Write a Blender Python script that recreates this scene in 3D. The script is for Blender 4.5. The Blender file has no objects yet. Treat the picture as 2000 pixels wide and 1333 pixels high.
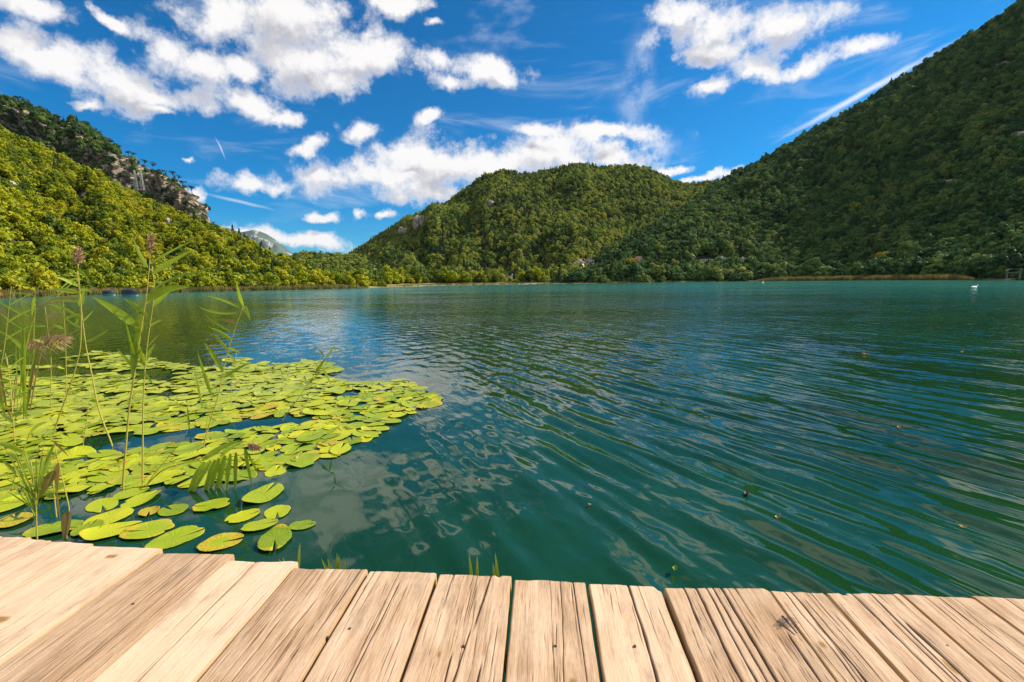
import bpy, bmesh, math, random
import numpy as np
from mathutils import Vector, Matrix, Euler

SC = bpy.context.scene
COL = SC.collection
R = math.radians
random.seed(7)
rng = np.random.default_rng(7)

# ------------------------------------------------------------------ camera
FPX, W0, H0 = 889.0, 2000.0, 1333.0          # focal length in photo pixels
CAMZ = 1.5
CAM = np.array([0.0, 0.0, CAMZ])
PITCH = math.atan(117.5 / FPX)
ROLL = 0.014
_f = np.array([0, math.cos(PITCH), -math.sin(PITCH)])
_u0 = np.array([0, math.sin(PITCH), math.cos(PITCH)])
_r0 = np.array([1.0, 0, 0])
_r = _r0 * math.cos(ROLL) - _u0 * math.sin(ROLL)
_u = _u0 * math.cos(ROLL) + _r0 * math.sin(ROLL)
cam_data = bpy.data.cameras.new('camera')
cam_data.lens = 36.0 * FPX / W0
cam_data.sensor_width = 36
cam_data.clip_start = 0.05
cam_data.clip_end = 20000
cam = bpy.data.objects.new('camera', cam_data)
COL.objects.link(cam)
cam.matrix_world = Matrix(((_r[0], _u[0], -_f[0], 0), (_r[1], _u[1], -_f[1], 0), (_r[2], _u[2], -_f[2], CAMZ), (0, 0, 0, 1)))
SC.camera = cam


def ray(px, py):
    """direction through a photo pixel, scaled so that its y (forward) part is 1"""
    a = (np.asarray(px, float) - W0 / 2) / FPX
    b = -(np.asarray(py, float) - H0 / 2) / FPX
    d = _f + a[..., None] * _r + b[..., None] * _u
    return d / d[..., 1:2]


def at(px, py, depth):
    return CAM + ray(px, py) * depth


def ground(px, py, z=0.0):
    d = ray(px, py)
    return CAM + d * ((z - CAMZ) / d[2])


def hor(px):
    return 549.0 - ROLL * (np.asarray(px, float) - 1000.0)


# ------------------------------------------------------------------ light
SUN_AZ, SUN_EL = R(74), R(38.5)                 # from forward (+Y) towards the right (+X)
SUNV = Vector((math.sin(SUN_AZ) * math.cos(SUN_EL), math.cos(SUN_AZ) * math.cos(SUN_EL), math.sin(SUN_EL)))
sl = bpy.data.lights.new('sun', 'SUN')
sl.energy = 4.9
sl.angle = R(0.53)
sl.color = (1.0, 0.93, 0.80)
so = bpy.data.objects.new('sun', sl)
so.rotation_euler = SUNV.to_track_quat('Z', 'Y').to_euler()
COL.objects.link(so)

vs = SC.view_settings
vs.view_transform = 'Standard'
vs.look = 'None'
vs.gamma = 1
vs.use_curve_mapping = False
vs.exposure = 0.45
SC.render.engine = 'CYCLES'
SC.cycles.use_denoising = True
SC.cycles.denoising_prefilter = 'NONE'
SC.cycles.max_bounces = 5
SC.cycles.diffuse_bounces = 2
SC.cycles.glossy_bounces = 3
SC.cycles.transmission_bounces = 3
SC.cycles.transparent_max_bounces = 4
SC.cycles.sample_clamp_indirect = 4


class NT:
    """small helper to write node trees"""
    def __init__(self, tree):
        self.t = tree
        self.n = tree.nodes
        self.l = tree.links

    def add(self, typ, **kw):
        n = self.n.new(typ)
        ins = kw.pop('ins', {})
        for k, v in kw.items():
            setattr(n, k, v)
        for k, v in ins.items():
            self.set(n, k, v)
        return n

    def set(self, n, k, v):
        s = n.inputs[k]
        if isinstance(v, bpy.types.NodeSocket):
            self.l.new(v, s)
        elif isinstance(v, bpy.types.Node):
            self.l.new(v.outputs[0], s)
        else:
            s.default_value = v

    def m(self, op, a, b=None, c=None, clamp=False):
        n = self.add('ShaderNodeMath', operation=op, use_clamp=clamp)
        self.set(n, 0, a)
        if b is not None:
            self.set(n, 1, b)
        if c is not None:
            self.set(n, 2, c)
        return n.outputs[0]

    def v(self, op, a, b=None, out=0):
        n = self.add('ShaderNodeVectorMath', operation=op)
        self.set(n, 0, a)
        if b is not None:
            if op == 'SCALE':
                self.set(n, 'Scale', b)
            else:
                self.set(n, 1, b)
        return n.outputs[out]

    def mix(self, f, a, b, blend='MIX'):
        n = self.add('ShaderNodeMix', data_type='RGBA', blend_type=blend)
        self.set(n, 0, f)
        self.set(n, 6, a)
        self.set(n, 7, b)
        return n.outputs[2]

    def noise(self, vec, scale, detail=4, rough=0.55, dist=0.0):
        n = self.add('ShaderNodeTexNoise', ins={'Scale': scale, 'Detail': detail, 'Roughness': rough, 'Distortion': dist})
        if vec is not None:
            self.set(n, 'Vector', vec)
        return n.outputs[0]

    def smooth(self, x, lo, hi, a=0.0, b=1.0):
        n = self.add('ShaderNodeMapRange', interpolation_type='SMOOTHSTEP')
        self.set(n, 0, x)
        for i, v in enumerate((lo, hi, a, b)):
            self.set(n, i + 1, v)
        return n.outputs[0]

    def lin(self, x, lo, hi, a=0.0, b=1.0):
        n = self.add('ShaderNodeMapRange')
        self.set(n, 0, x)
        for i, v in enumerate((lo, hi, a, b)):
            self.set(n, i + 1, v)
        return n.outputs[0]

    def ramp(self, f, stops):
        n = self.add('ShaderNodeValToRGB')
        e = n.color_ramp.elements
        while len(e) < len(stops):
            e.new(0.5)
        for el, (p, c) in zip(e, stops):
            el.position = p
            el.color = (*c, 1)
        self.set(n, 0, f)
        return n.outputs[0]

    def xyz(self, x, y, z):
        n = self.add('ShaderNodeCombineXYZ')
        for i, v in enumerate((x, y, z)):
            self.set(n, i, v)
        return n.outputs[0]


# ------------------------------------------------------------------ world: deep blue sky with cumulus
wd = bpy.data.worlds.new('World')
SC.world = wd
wd.use_nodes = True
wt = NT(wd.node_tree)
wt.n.clear()
sky = wt.add('ShaderNodeTexSky', sky_type='NISHITA', sun_disc=False)
sky.sun_elevation = SUN_EL
sky.sun_rotation = SUN_AZ
sky.altitude = 600
sky.air_density = 1.0
sky.dust_density = 0.35
sky.ozone_density = 3.0
D = wt.add('ShaderNodeTexCoord').outputs['Generated']
skyc = wt.mix(1.0, sky.outputs[0], (0.42, 0.84, 1.10, 1), 'MULTIPLY')
skyc = wt.add('ShaderNodeHueSaturation', ins={'Saturation': 1.2, 'Value': 0.86, 'Color': skyc}).outputs[0]

CLOUDS = [  # centre x, y, half width, half height, tilt (photo pixels, degrees)
    (55, 18, 85, 26, 10), (30, 80, 60, 36, 20), (125, 130, 115, 36, 18), (235, 165, 100, 46, 15), (300, 192, 110, 26, 8),
    (225, 42, 52, 12, 45), (305, 90, 62, 46, 38), (375, 128, 80, 30, 15), (465, 132, 45, 24, 0),
    (430, 40, 110, 52, -5), (560, 40, 135, 66, 0), (610, 118, 105, 60, 5), (655, 160, 50, 26, 0), (715, 105, 80, 42, 0),
    (490, 205, 62, 24, 28), (548, 234, 38, 14, 5), (795, 8, 72, 28, 0), (852, 52, 20, 11, 0),
    (865, 135, 52, 20, 10), (950, 142, 76, 24, 5), (880, 168, 40, 16, 12), (838, 216, 24, 12, -15),
    (690, 262, 46, 22, -12), (612, 284, 60, 15, -14), (490, 358, 76, 22, 2), (545, 366, 34, 18, 0), (385, 370, 18, 12, 0),
    (740, 345, 145, 34, 0), (900, 320, 170, 52, 0), (1060, 306, 130, 46, 0), (850, 372, 140, 26, 4), (800, 302, 70, 14, -5),
    (1055, 258, 62, 15, 6), (1195, 266, 106, 14, 2), (1215, 308, 84, 26, 8), (1320, 326, 40, 9, 3), (1370, 348, 62, 9, -10),
    (622, 418, 40, 13, 2), (699, 425, 18, 9, 0), (741, 426, 20, 8, 0), (590, 468, 130, 20, 2), (480, 455, 60, 8, 4),
    (1340, 20, 66, 34, 0), (1400, 62, 120, 40, -4), (1530, 62, 100, 40, -12), (1400, 98, 90, 20, 0),
    (1395, 162, 62, 20, -18), (1475, 138, 50, 24, 10), (1570, 130, 62, 16, -18), (1670, 90, 82, 17, -14), (368, 314, 14, 7, 0),
    (180, 205, 40, 10, 5), (320, 222, 40, 10, 8),
]


def _dirn(px, py):
    d = ray(px, py)
    return d / np.linalg.norm(d)


# domain warp so the outlines break up
wn = wt.add('ShaderNodeTexNoise', ins={'Vector': D, 'Scale': 9.0, 'Detail': 5, 'Roughness': 0.6})
warp = wt.v('SCALE', wt.v('SUBTRACT', wn.outputs[1], (0.5, 0.5, 0.5)), 0.075)
DW = wt.v('ADD', D, warp)
BLOBS = []
for (cx, cy, hw, hh, rot) in CLOUDS:
    c = _dirn(cx, cy)
    ca, sa = math.cos(R(rot)), math.sin(R(rot))
    e1 = _dirn(cx + 4 * ca, cy + 4 * sa) - c
    n1 = np.linalg.norm(e1)
    e1 /= n1
    e2 = _dirn(cx - 4 * sa, cy + 4 * ca) - c
    n2 = np.linalg.norm(e2)
    e2 = e2 - e1 * e1.dot(e2)
    e2 /= np.linalg.norm(e2)
    e3 = np.cross(e1, e2)
    BLOBS.append((c, Matrix((e1, e2, e3)).transposed().to_euler('XYZ'), (hw * n1 / 4, hh * n2 / 4, 0.5)))


def cloud_field(vec, k):
    fl = None
    for c, eul, sc_ in BLOBS:
        mp = wt.add('ShaderNodeMapping', vector_type='TEXTURE')
        wt.set(mp, 'Vector', vec)
        mp.inputs['Location'].default_value = c
        mp.inputs['Rotation'].default_value = eul
        mp.inputs['Scale'].default_value = sc_
        ln = wt.v('LENGTH', mp.outputs[0], out=1)
        fl = ln if fl is None else wt.m('SMOOTH_MIN', fl, ln, k)
    return fl


field = cloud_field(DW, 0.35)
tiny = wt.m('MULTIPLY', field, 1e-6)              # makes the second look wait for the first, which keeps the shader within its memory
above = cloud_field(wt.v('ADD', wt.v('ADD', DW, (0.012, 0.0, 0.036)), wt.xyz(tiny, 0.0, 0.0)), 0.35)
under = wt.m('SUBTRACT', field, above)            # positive where more cloud lies above: a base
# the same kind of cumulus goes on over the rest of the sky
sx = wt.add('ShaderNodeSeparateXYZ')
wt.set(sx, 0, D)
zc = wt.m('MAXIMUM', sx.outputs[2], 0.06)
flat = wt.xyz(wt.m('DIVIDE', sx.outputs[0], zc), wt.m('DIVIDE', sx.outputs[1], zc), 0.0)
big = wt.noise(flat, 1.15, 4, 0.55)
gen = wt.lin(big, 0.38, 0.58, 1.7, 0.25)
front = wt.smooth(sx.outputs[1], 0.60, 0.70, 0.0, 1.0)
gen = wt.m('ADD', gen, wt.m('MULTIPLY', front, 2.0))
field = wt.m('MINIMUM', field, gen)
f1 = wt.noise(D, 14.0, 10, 0.66)
f2 = wt.noise(wt.v('ADD', D, (0.012, 0.0, 0.014)), 14.0, 5, 0.62)
dens = wt.m('ADD', wt.m('SUBTRACT', 1.12, field), wt.m('MULTIPLY', wt.m('SUBTRACT', f1, 0.5), 3.5))
alpha = wt.smooth(dens, -0.20, 0.80)
# relief inside the clouds: bases go grey-lavender
low = wt.noise(D, 9.0, 4, 0.55)
relief = wt.m('SUBTRACT', f2, f1)
grey = wt.m('ADD', wt.m('ADD', wt.m('MULTIPLY', under, 0.75), wt.m('MULTIPLY', relief, 1.6)), wt.m('MULTIPLY', wt.m('SUBTRACT', low, 0.5), 1.5))
grey = wt.m('MULTIPLY', wt.smooth(grey, -0.38, 0.60), wt.smooth(dens, 0.1, 0.8))
cc = wt.mix(grey, (7.3, 7.15, 7.1, 1), (3.2, 3.2, 3.7, 1))
# thin high streaks
wv = wt.add('ShaderNodeMapping')
wt.set(wv, 'Vector', D)
wv.inputs['Rotation'].default_value = (0, R(32), R(10))
wv.inputs['Scale'].default_value = (2.0, 3.0, 11.0)
wisp = wt.smooth(wt.noise(wv.outputs[0], 1.6, 6, 0.6, 0.6), 0.50, 0.80, 0.0, 0.50)
wisp = wt.m('MULTIPLY', wisp, wt.smooth(sx.outputs[2], 0.02, 0.2))
skyc = wt.mix(wisp, skyc, (6.0, 6.6, 7.4, 1))


def streak(cx, cy, hw, hh, rot, amount, col):
    """a long thin vapour streak"""
    global skyc
    c = _dirn(cx, cy)
    ca, sa = math.cos(R(rot)), math.sin(R(rot))
    e1 = _dirn(cx + 4 * ca, cy + 4 * sa) - c
    n1 = np.linalg.norm(e1)
    e1 /= n1
    e2 = _dirn(cx - 4 * sa, cy + 4 * ca) - c
    n2 = np.linalg.norm(e2)
    e2 = e2 - e1 * e1.dot(e2)
    e2 /= np.linalg.norm(e2)
    mp = wt.add('ShaderNodeMapping', vector_type='TEXTURE')
    wt.set(mp, 'Vector', wt.v('ADD', D, wt.v('SCALE', warp, 0.18 if hh < 10 else 1.0)))
    mp.inputs['Location'].default_value = c
    mp.inputs['Rotation'].default_value = Matrix((e1, e2, np.cross(e1, e2))).transposed().to_euler('XYZ')
    mp.inputs['Scale'].default_value = (hw * n1 / 4, hh * n2 / 4, 0.5)
    a_ = wt.smooth(wt.v('LENGTH', mp.outputs[0], out=1), 1.0, 0.0, 0.0, amount)
    if hh > 10:
        a_ = wt.m('MULTIPLY', a_, wt.smooth(f1, 0.35, 0.65))
    skyc = wt.mix(a_, skyc, col)


streak(1680, 186, 250, 9, -29, 0.85, (6.5, 7.0, 7.6, 1))
streak(1240, 170, 45, 150, 0, 0.55, (6.0, 6.4, 7.4, 1))
streak(1270, 285, 120, 45, 10, 0.5, (6.0, 6.5, 7.4, 1))
streak(432, 290, 30, 2.2, 63, 0.6, (6.5, 7.0, 7.6, 1))
streak(470, 395, 95, 5, 14, 0.5, (6.2, 6.8, 7.6, 1))
final = wt.mix(alpha, skyc, cc)
bg = wt.add('ShaderNodeBackground', ins={'Color': final, 'Strength': 0.1})
wo = wt.add('ShaderNodeOutputWorld')
wt.l.new(bg.outputs[0], wo.inputs[0])


# ------------------------------------------------------------------ helpers
def mat(name):
    m = bpy.data.materials.new(name)
    m.use_nodes = True
    t = NT(m.node_tree)
    t.n.clear()
    out = t.add('ShaderNodeOutputMaterial')
    return m, t, out


def principled(t, out, **ins):
    p = t.add('ShaderNodeBsdfPrincipled')
    for k, v in ins.items():
        t.set(p, k.replace('_', ' '), v)
    t.l.new(p.outputs[0], out.inputs[0])
    return p


def simple_mat(name, col, rough=0.7, var=0.25, scale=8.0, metallic=0.0):
    m, t, out = mat(name)
    tc = t.add('ShaderNodeTexCoord').outputs['Object']
    n = t.noise(tc, scale, 5, 0.6)
    c = t.mix(n, tuple(x * (1 - var) for x in col) + (1,), tuple(min(1, x * (1 + var)) for x in col) + (1,))
    principled(t, out, Base_Color=c, Roughness=rough, Metallic=metallic)
    return m


def link(o, parent=None):
    COL.objects.link(o)
    if parent is not None:
        o.parent = parent
    return o


def mesh_obj(name, verts, faces, m=None, parent=None, smooth=True, mats=None, fmat=None):
    me = bpy.data.meshes.new(name)
    verts = np.asarray(verts, float)
    if isinstance(faces, np.ndarray):
        nf, k = faces.shape
        me.vertices.add(len(verts))
        me.vertices.foreach_set('co', verts.astype(np.float32).ravel())
        me.loops.add(nf * k)
        me.loops.foreach_set('vertex_index', faces.astype(np.int32).ravel())
        me.polygons.add(nf)
        me.polygons.foreach_set('loop_start', np.arange(0, nf * k, k, dtype=np.int32))
        me.update(calc_edges=True)
    else:
        me.from_pydata([tuple(v) for v in verts], [], faces)
    if smooth:
        me.polygons.foreach_set('use_smooth', np.ones(len(me.polygons), bool))
    for mm in (mats or ([m] if m else [])):
        me.materials.append(mm)
    if fmat is not None:
        me.polygons.foreach_set('material_index', np.asarray(fmat, np.int32))
    me.update()
    o = bpy.data.objects.new(name, me)
    return link(o, parent)


def grid_faces(nu, nv, wrap=False):
    i = np.arange(nu if wrap else nu - 1)
    j = np.arange(nv - 1)
    I, J = np.meshgrid(i, j, indexing='ij')
    I2 = (I + 1) % nu
    return np.stack([I * nv + J, I2 * nv + J, I2 * nv + J + 1, I * nv + J + 1], -1).reshape(-1, 4)


def tag(o, label=None, cat=None, group=None, kind=None):
    if label:
        o['label'] = label
    if cat:
        o['category'] = cat
    if group:
        o['group'] = group
    if kind:
        o['kind'] = kind
    return o


def empty(name, loc, rz=0.0):
    o = bpy.data.objects.new(name, None)
    o.location = loc
    o.rotation_euler = (0, 0, rz)
    o.empty_display_size = 0.1
    return link(o)


def copy_tree(o, parent=None):
    c = o.copy()
    COL.objects.link(c)
    c.parent = parent
    for ch in list(o.children):
        copy_tree(ch, c)
    return c


class MB:
    """collects boxes, bars and tubes for one mesh"""
    def __init__(self):
        self.v, self.f = [], []

    def box(self, c, s, rz=0.0, M=None):
        b = len(self.v)
        for dx in (-.5, .5):
            for dy in (-.5, .5):
                for dz in (-.5, .5):
                    p = Vector((dx * s[0], dy * s[1], dz * s[2]))
                    p.rotate(Euler((0, 0, rz)))
                    p += Vector(c)
                    self.v.append(tuple(p))
        for q in ((0, 1, 3, 2), (4, 6, 7, 5), (0, 4, 5, 1), (2, 3, 7, 6), (0, 2, 6, 4), (1, 5, 7, 3)):
            self.f.append(tuple(b + i for i in q))
        return self

    def tube(self, pts, rad, seg=6):
        pts = [Vector(p) for p in pts]
        n = len(pts)
        if not hasattr(rad, '__len__'):
            rad = [rad] * n
        b = len(self.v)
        ref = Vector((0.31, 0.83, 0.2)).normalized()
        for i, p in enumerate(pts):
            d = (pts[min(i + 1, n - 1)] - pts[max(i - 1, 0)]).normalized()
            a = d.cross(ref)
            if a.length < 1e-3:
                a = d.cross(Vector((1, 0, 0)))
            a.normalize()
            c = d.cross(a)
            for k in range(seg):
                t = 2 * math.pi * k / seg
                self.v.append(tuple(p + (a * math.cos(t) + c * math.sin(t)) * rad[i]))
        for i in range(n - 1):
            for k in range(seg):
                k2 = (k + 1) % seg
                self.f.append((b + i * seg + k, b + i * seg + k2, b + (i + 1) * seg + k2, b + (i + 1) * seg + k))
        self.f.append(tuple(b + k for k in range(seg))[::-1])
        self.f.append(tuple(b + (n - 1) * seg + k for k in range(seg)))
        return self

    def blade(self, p0, c, p1, width, nrm, seg=8, fold=0.25):
        """a folded leaf blade along a quadratic curve"""
        p0, c, p1 = Vector(p0), Vector(c), Vector(p1)
        b = len(self.v)
        nrm = Vector(nrm)
        for i in range(seg + 1):
            t = i / seg
            p = p0 * (1 - t) ** 2 + c * 2 * t * (1 - t) + p1 * t * t
            d = ((c - p0) * (1 - t) + (p1 - c) * t).normalized()
            s = d.cross(nrm)
            if s.length < 1e-4:
                s = d.cross(Vector((0.3, 0.2, 1)))
            s.normalize()
            nn = s.cross(d)
            w = width * 0.5 * (min(1, 0.35 + t * 3.2)) * max(0.0, 1 - t ** 2.6) + 0.0004
            self.v.append(tuple(p + s * w + nn * w * fold))
            self.v.append(tuple(p))
            self.v.append(tuple(p - s * w + nn * w * fold))
        for i in range(seg):
            for k in range(2):
                a = b + i * 3 + k
                self.f.append((a, a + 1, a + 4, a + 3))
        return self

    def build(self, name, m, parent=None, smooth=True):
        return mesh_obj(name, self.v, self.f, m, parent, smooth)


# value noise in numpy
def _hash(i, j, s):
    h = (i.astype(np.int64) * 374761393 + j.astype(np.int64) * 668265263 + s * 1274126177) & 0xffffffff
    h = ((h ^ (h >> 13)) * 1274126177) & 0xffffffff
    h = h ^ (h >> 16)
    return (h & 0xffff) / 65535.0


def vnoise(x, y, s=0):
    x = np.asarray(x, float)
    y = np.asarray(y, float)
    i, j = np.floor(x), np.floor(y)
    fx, fy = x - i, y - j
    fx = fx * fx * (3 - 2 * fx)
    fy = fy * fy * (3 - 2 * fy)
    i = i.astype(np.int64)
    j = j.astype(np.int64)
    return ((_hash(i, j, s) * (1 - fx) + _hash(i + 1, j, s) * fx) * (1 - fy)
            + (_hash(i, j + 1, s) * (1 - fx) + _hash(i + 1, j + 1, s) * fx) * fy)


def fbm(x, y, s=0, o=4, g=0.5):
    a, t, n = 1.0, 0.0, 0.0
    for k in range(o):
        t = t + a * vnoise(x * 2 ** k, y * 2 ** k, s + k * 17)
        n += a
        a *= g
    return t / n


def sstep(x, a, b):
    t = np.clip((x - a) / (b - a), 0, 1)
    return t * t * (3 - 2 * t)


def in_poly(x, y, poly):
    x = np.asarray(x, float)
    y = np.asarray(y, float)
    ins = np.zeros(x.shape, bool)
    n = len(poly)
    for i in range(n):
        x1, y1 = poly[i]
        x2, y2 = poly[(i + 1) % n]
        c = ((y1 > y) != (y2 > y)) & (x < (x2 - x1) * (y - y1) / (y2 - y1 + 1e-12) + x1)
        ins ^= c
    return ins


# ------------------------------------------------------------------ lily pad layout (needed by the water, which lies calm around pads)
def gp(poly):
    return [tuple(ground(a, b)[:2]) for a, b in poly]


NEAR_PADS = [  # photo x, y, width in pixels, yellowing, label
    (537, 1057, 84, 0.15, 'large round lily pad with a deep notch close to the deck'),
    (588, 1028, 50, 0.0, 'small heart-shaped lily pad at the outer end of the near group'),
    (472, 1010, 66, 0.0, 'heart-shaped lily pad floating alone on dark water'),
    (542, 1001, 62, 0.0, 'tilted narrow lily pad beside the heart-shaped one'),
    (505, 1030, 64, 0.0, 'oval lily pad just behind the large notched one'),
    (514, 968, 90, 0.0, 'wide flat lily pad below the drooping reed leaves'),
    (430, 1062, 84, 0.7, 'ragged yellowing lily pad touching the deck edge'),
    (341, 1054, 94, 0.1, 'long tilted lily pad against the deck beside the ragged yellow one'),
    (291, 1038, 92, 0.35, 'long lily pad with a yellow rim near the deck'),
    (216, 1040, 92, 0.1, 'broad lily pad lowest of the overlapping cluster by the deck'),
    (212, 1014, 88, 0.0, 'lily pad on top of the overlapping cluster by the deck'),
    (172, 1036, 66, 0.15, 'rounded lily pad at the landward end of the overlapping cluster'),
    (200, 988, 70, 0.0, 'folded lily pad behind the overlapping cluster'),
    (274, 978, 72, 0.0, 'lily pad in the shade line of a bent reed stem'),
    (252, 966, 66, 0.0, 'lily pad at the foot of the tall reed stems'),
    (338, 998, 62, 0.1, 'lily pad with an orange patch at its stalk'),
    (292, 1001, 46, 1.0, 'small orange decaying lily pad between green ones'),
    (415, 990, 70, 0.25, 'lily pad right under the hanging reed leaves'),
    (106, 1035, 94, 0.2, 'large dull lily pad behind the grass clump at the deck'),
    (18, 990, 84, 0.1, 'lily pad partly out of view above the deck corner'),
    (28, 1020, 70, 0.8, 'yellow lily pad partly under the grass clump'),
]
MASS = gp([(-260, 684), (60, 686), (230, 690), (330, 712), (430, 722), (520, 716), (640, 740), (700, 752), (790, 744), (862, 786),
           (815, 800), (775, 818), (735, 850), (690, 872), (625, 900), (560, 922), (470, 935), (390, 945), (240, 950), (160, 962), (60, 985), (-100, 1020), (-320, 1040), (-420, 900)])
PATCH = gp([(440, 702), (560, 698), (645, 712), (655, 732), (600, 736), (470, 722)])
HOLES = [gp([(108, 892), (130, 868), (205, 846), (300, 846), (400, 834), (412, 848), (372, 870), (280, 876), (200, 888)]),
         gp([(395, 838), (480, 818), (600, 812), (640, 822), (520, 835), (420, 852)]),
         gp([(0, 730), (120, 716), (230, 722), (190, 734), (60, 742)]),
         gp([(280, 772), (340, 762), (380, 768), (330, 780)])]
pads = []
for (px, py, w, yel, lab) in NEAR_PADS:
    g = ground(px, py)
    s = w / FPX * float((g - CAM) @ _f) * 0.84
    pads.append((g[0], g[1], s / 2, yel, lab))
_near = len(pads)
bx = np.array(MASS)
cand = rng.uniform([max(bx[:, 0].min(), -9.5), bx[:, 1].min()], [bx[:, 0].max(), bx[:, 1].max() + 0.4], (60000, 2))
ok = in_poly(cand[:, 0], cand[:, 1], MASS) | in_poly(cand[:, 0], cand[:, 1], PATCH)
for h in HOLES:
    ok &= ~in_poly(cand[:, 0], cand[:, 1], h)
cand = cand[ok]
acc = np.array([(p[0], p[1], p[2]) for p in pads])
gapn = fbm(cand[:, 0] * 0.9, cand[:, 1] * 0.9, 5, 3)
for c, gn in zip(cand, gapn):
    far = sstep(c[1], 5.5, 8.5)
    if gn < 0.20 + 0.18 * far:
        continue
    r = 0.065 + 0.088 * rng.random() ** 0.9
    d = np.hypot(acc[:, 0] - c[0], acc[:, 1] - c[1])
    if (d > 0.60 * (acc[:, 2] + r)).all():
        acc = np.vstack([acc, (c[0], c[1], r)])
        pads.append((c[0], c[1], r, rng.random() ** 6 * (1.2 if gn < 0.36 else 0.8), None))
    if len(pads) > 1700:
        break

# ------------------------------------------------------------------ the lake
m_water, t, out = mat('lake_water')
geo = t.add('ShaderNodeNewGeometry')
pos = geo.outputs['Position']
dist = t.v('LENGTH', pos, out=1)
mp = t.add('ShaderNodeMapping', vector_type='TEXTURE')
t.set(mp, 'Vector', pos)
mp.inputs['Rotation'].default_value = (0, 0, R(30))
mp.inputs['Scale'].default_value = (1.0, 3.4, 1.0)
nb = t.noise(mp.outputs[0], 5.0, 3, 0.6)
nb2 = t.noise(mp.outputs[0], 1.5, 3, 0.5)
mq = t.add('ShaderNodeMapping')
t.set(mq, 'Vector', pos)
mq.inputs['Scale'].default_value = (0.35, 1.0, 1.0)
gust = t.lin(t.noise(mq.outputs[0], 0.10, 3, 0.5), 0.35, 0.65, 0.45, 1.35)   # breeze patches
xs = t.add('ShaderNodeSeparateXYZ')
t.set(xs, 0, pos)
lee = t.smooth(t.m('ADD', xs.outputs[0], t.m('MULTIPLY', xs.outputs[1], 0.25)), -1.5, 2.0, 0.35, 1.0)  # calmer water beside the pads
hh = t.m('ADD', t.m('MULTIPLY', nb, t.m('MULTIPLY', lee, t.lin(dist, 3, 28, 0.007, 0.060))), t.m('MULTIPLY', nb2, t.lin(dist, 10, 70, 0.0, 0.14)))
hh = t.m('MULTIPLY', hh, gust)
bump = t.add('ShaderNodeBump', ins={'Strength': 1.0, 'Distance': 1.0, 'Height': hh})
deep = t.noise(pos, 0.35, 3, 0.5)
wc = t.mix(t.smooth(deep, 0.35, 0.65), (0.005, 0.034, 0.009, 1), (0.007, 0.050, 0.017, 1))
wc = t.mix(t.smooth(dist, 9, 85), wc, (0.011, 0.135, 0.105, 1))  # far sky reflection painted into the body colour: brighter teal with distance
principled(t, out, Base_Color=wc, Roughness=t.lin(dist, 3, 90, 0.012, 0.16), IOR=1.48, Normal=bump.outputs[0])

ang_f = np.linspace(R(-62), R(62), 400)
ang_b = np.linspace(R(62), R(298), 42)[1:-1]
ang = np.concatenate([ang_f, ang_b])
rad = [0.4]
while rad[-1] < 95:
    rad.append(rad[-1] * 1.0064)
while rad[-1] < 6000:
    rad.append(rad[-1] * 1.16)
rad = np.array(rad)
A, RR = np.meshgrid(ang, rad, indexing='ij')
X, Y = np.sin(A) * RR, np.cos(A) * RR
Z = np.zeros_like(X)
spacing = RR * 0.0064
mod = 0.55 + 0.9 * fbm(X * 0.45, Y * 0.45, 31, 3)
envR = 0.16 + 0.84 / (1 + np.exp(-(X - 0.35 + 0.16 * (Y - 3.0)) / 0.55))
nth = math.atan2(0.48, 0.88)


def add_waves(n, lo, hi, spread, rms, env, th0=nth):
    global Z
    for k in range(n):
        lam = lo * (hi / lo) ** ((k + rng.random()) / n)
        th = th0 + rng.normal() * spread
        kk = 2 * math.pi / lam
        amp = rms * math.sqrt(2.0 / n) / kk
        fade = sstep(lam / spacing, 2.2, 4.5)
        Z += amp * env * fade * np.sin(kk * (math.cos(th) * X + math.sin(th) * Y) + rng.random() * 6.283)


add_waves(24, 0.15, 0.42, 0.11, 0.150, envR * mod)
add_waves(14, 0.07, 0.15, 0.3, 0.030, envR * mod * mod)
add_waves(12, 0.45, 1.5, 0.30, 0.040, envR)
add_waves(16, 0.22, 0.8, 1.6, 0.030, 1.0)
add_waves(8, 0.09, 0.22, 1.6, 0.010, mod)
# calm between the pads
bb = (X > acc[:, 0].min() - 1) & (X < acc[:, 0].max() + 1) & (Y > acc[:, 1].min() - 1) & (Y < acc[:, 1].max() + 1)
xi, yi = X[bb], Y[bb]
dm = np.full(xi.shape, 9.0)
for (px_, py_, pr_) in acc:
    dm = np.minimum(dm, np.hypot(xi - px_, yi - py_) - pr_)
Z[bb] *= 0.12 + 0.88 * sstep(dm, 0.0, 0.9)
lake = mesh_obj('lake_water', np.stack([X, Y, Z], -1).reshape(-1, 3), grid_faces(len(ang), len(rad), True)[:, ::-1], m_water)
tag(lake, 'teal green rippled lake water', kind='structure')

# ------------------------------------------------------------------ hills
def curve(pts):
    p = np.array(pts, float)
    return lambda x: np.interp(x, p[:, 0], p[:, 1])


shore = curve([(-2600, 30), (-900, 42), (0, 70), (400, 106), (650, 128), (750, 142), (850, 184), (1000, 190), (1500, 190), (1750, 150), (2000, 106), (2500, 78), (4600, 60)])
HILLS = {}


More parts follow.
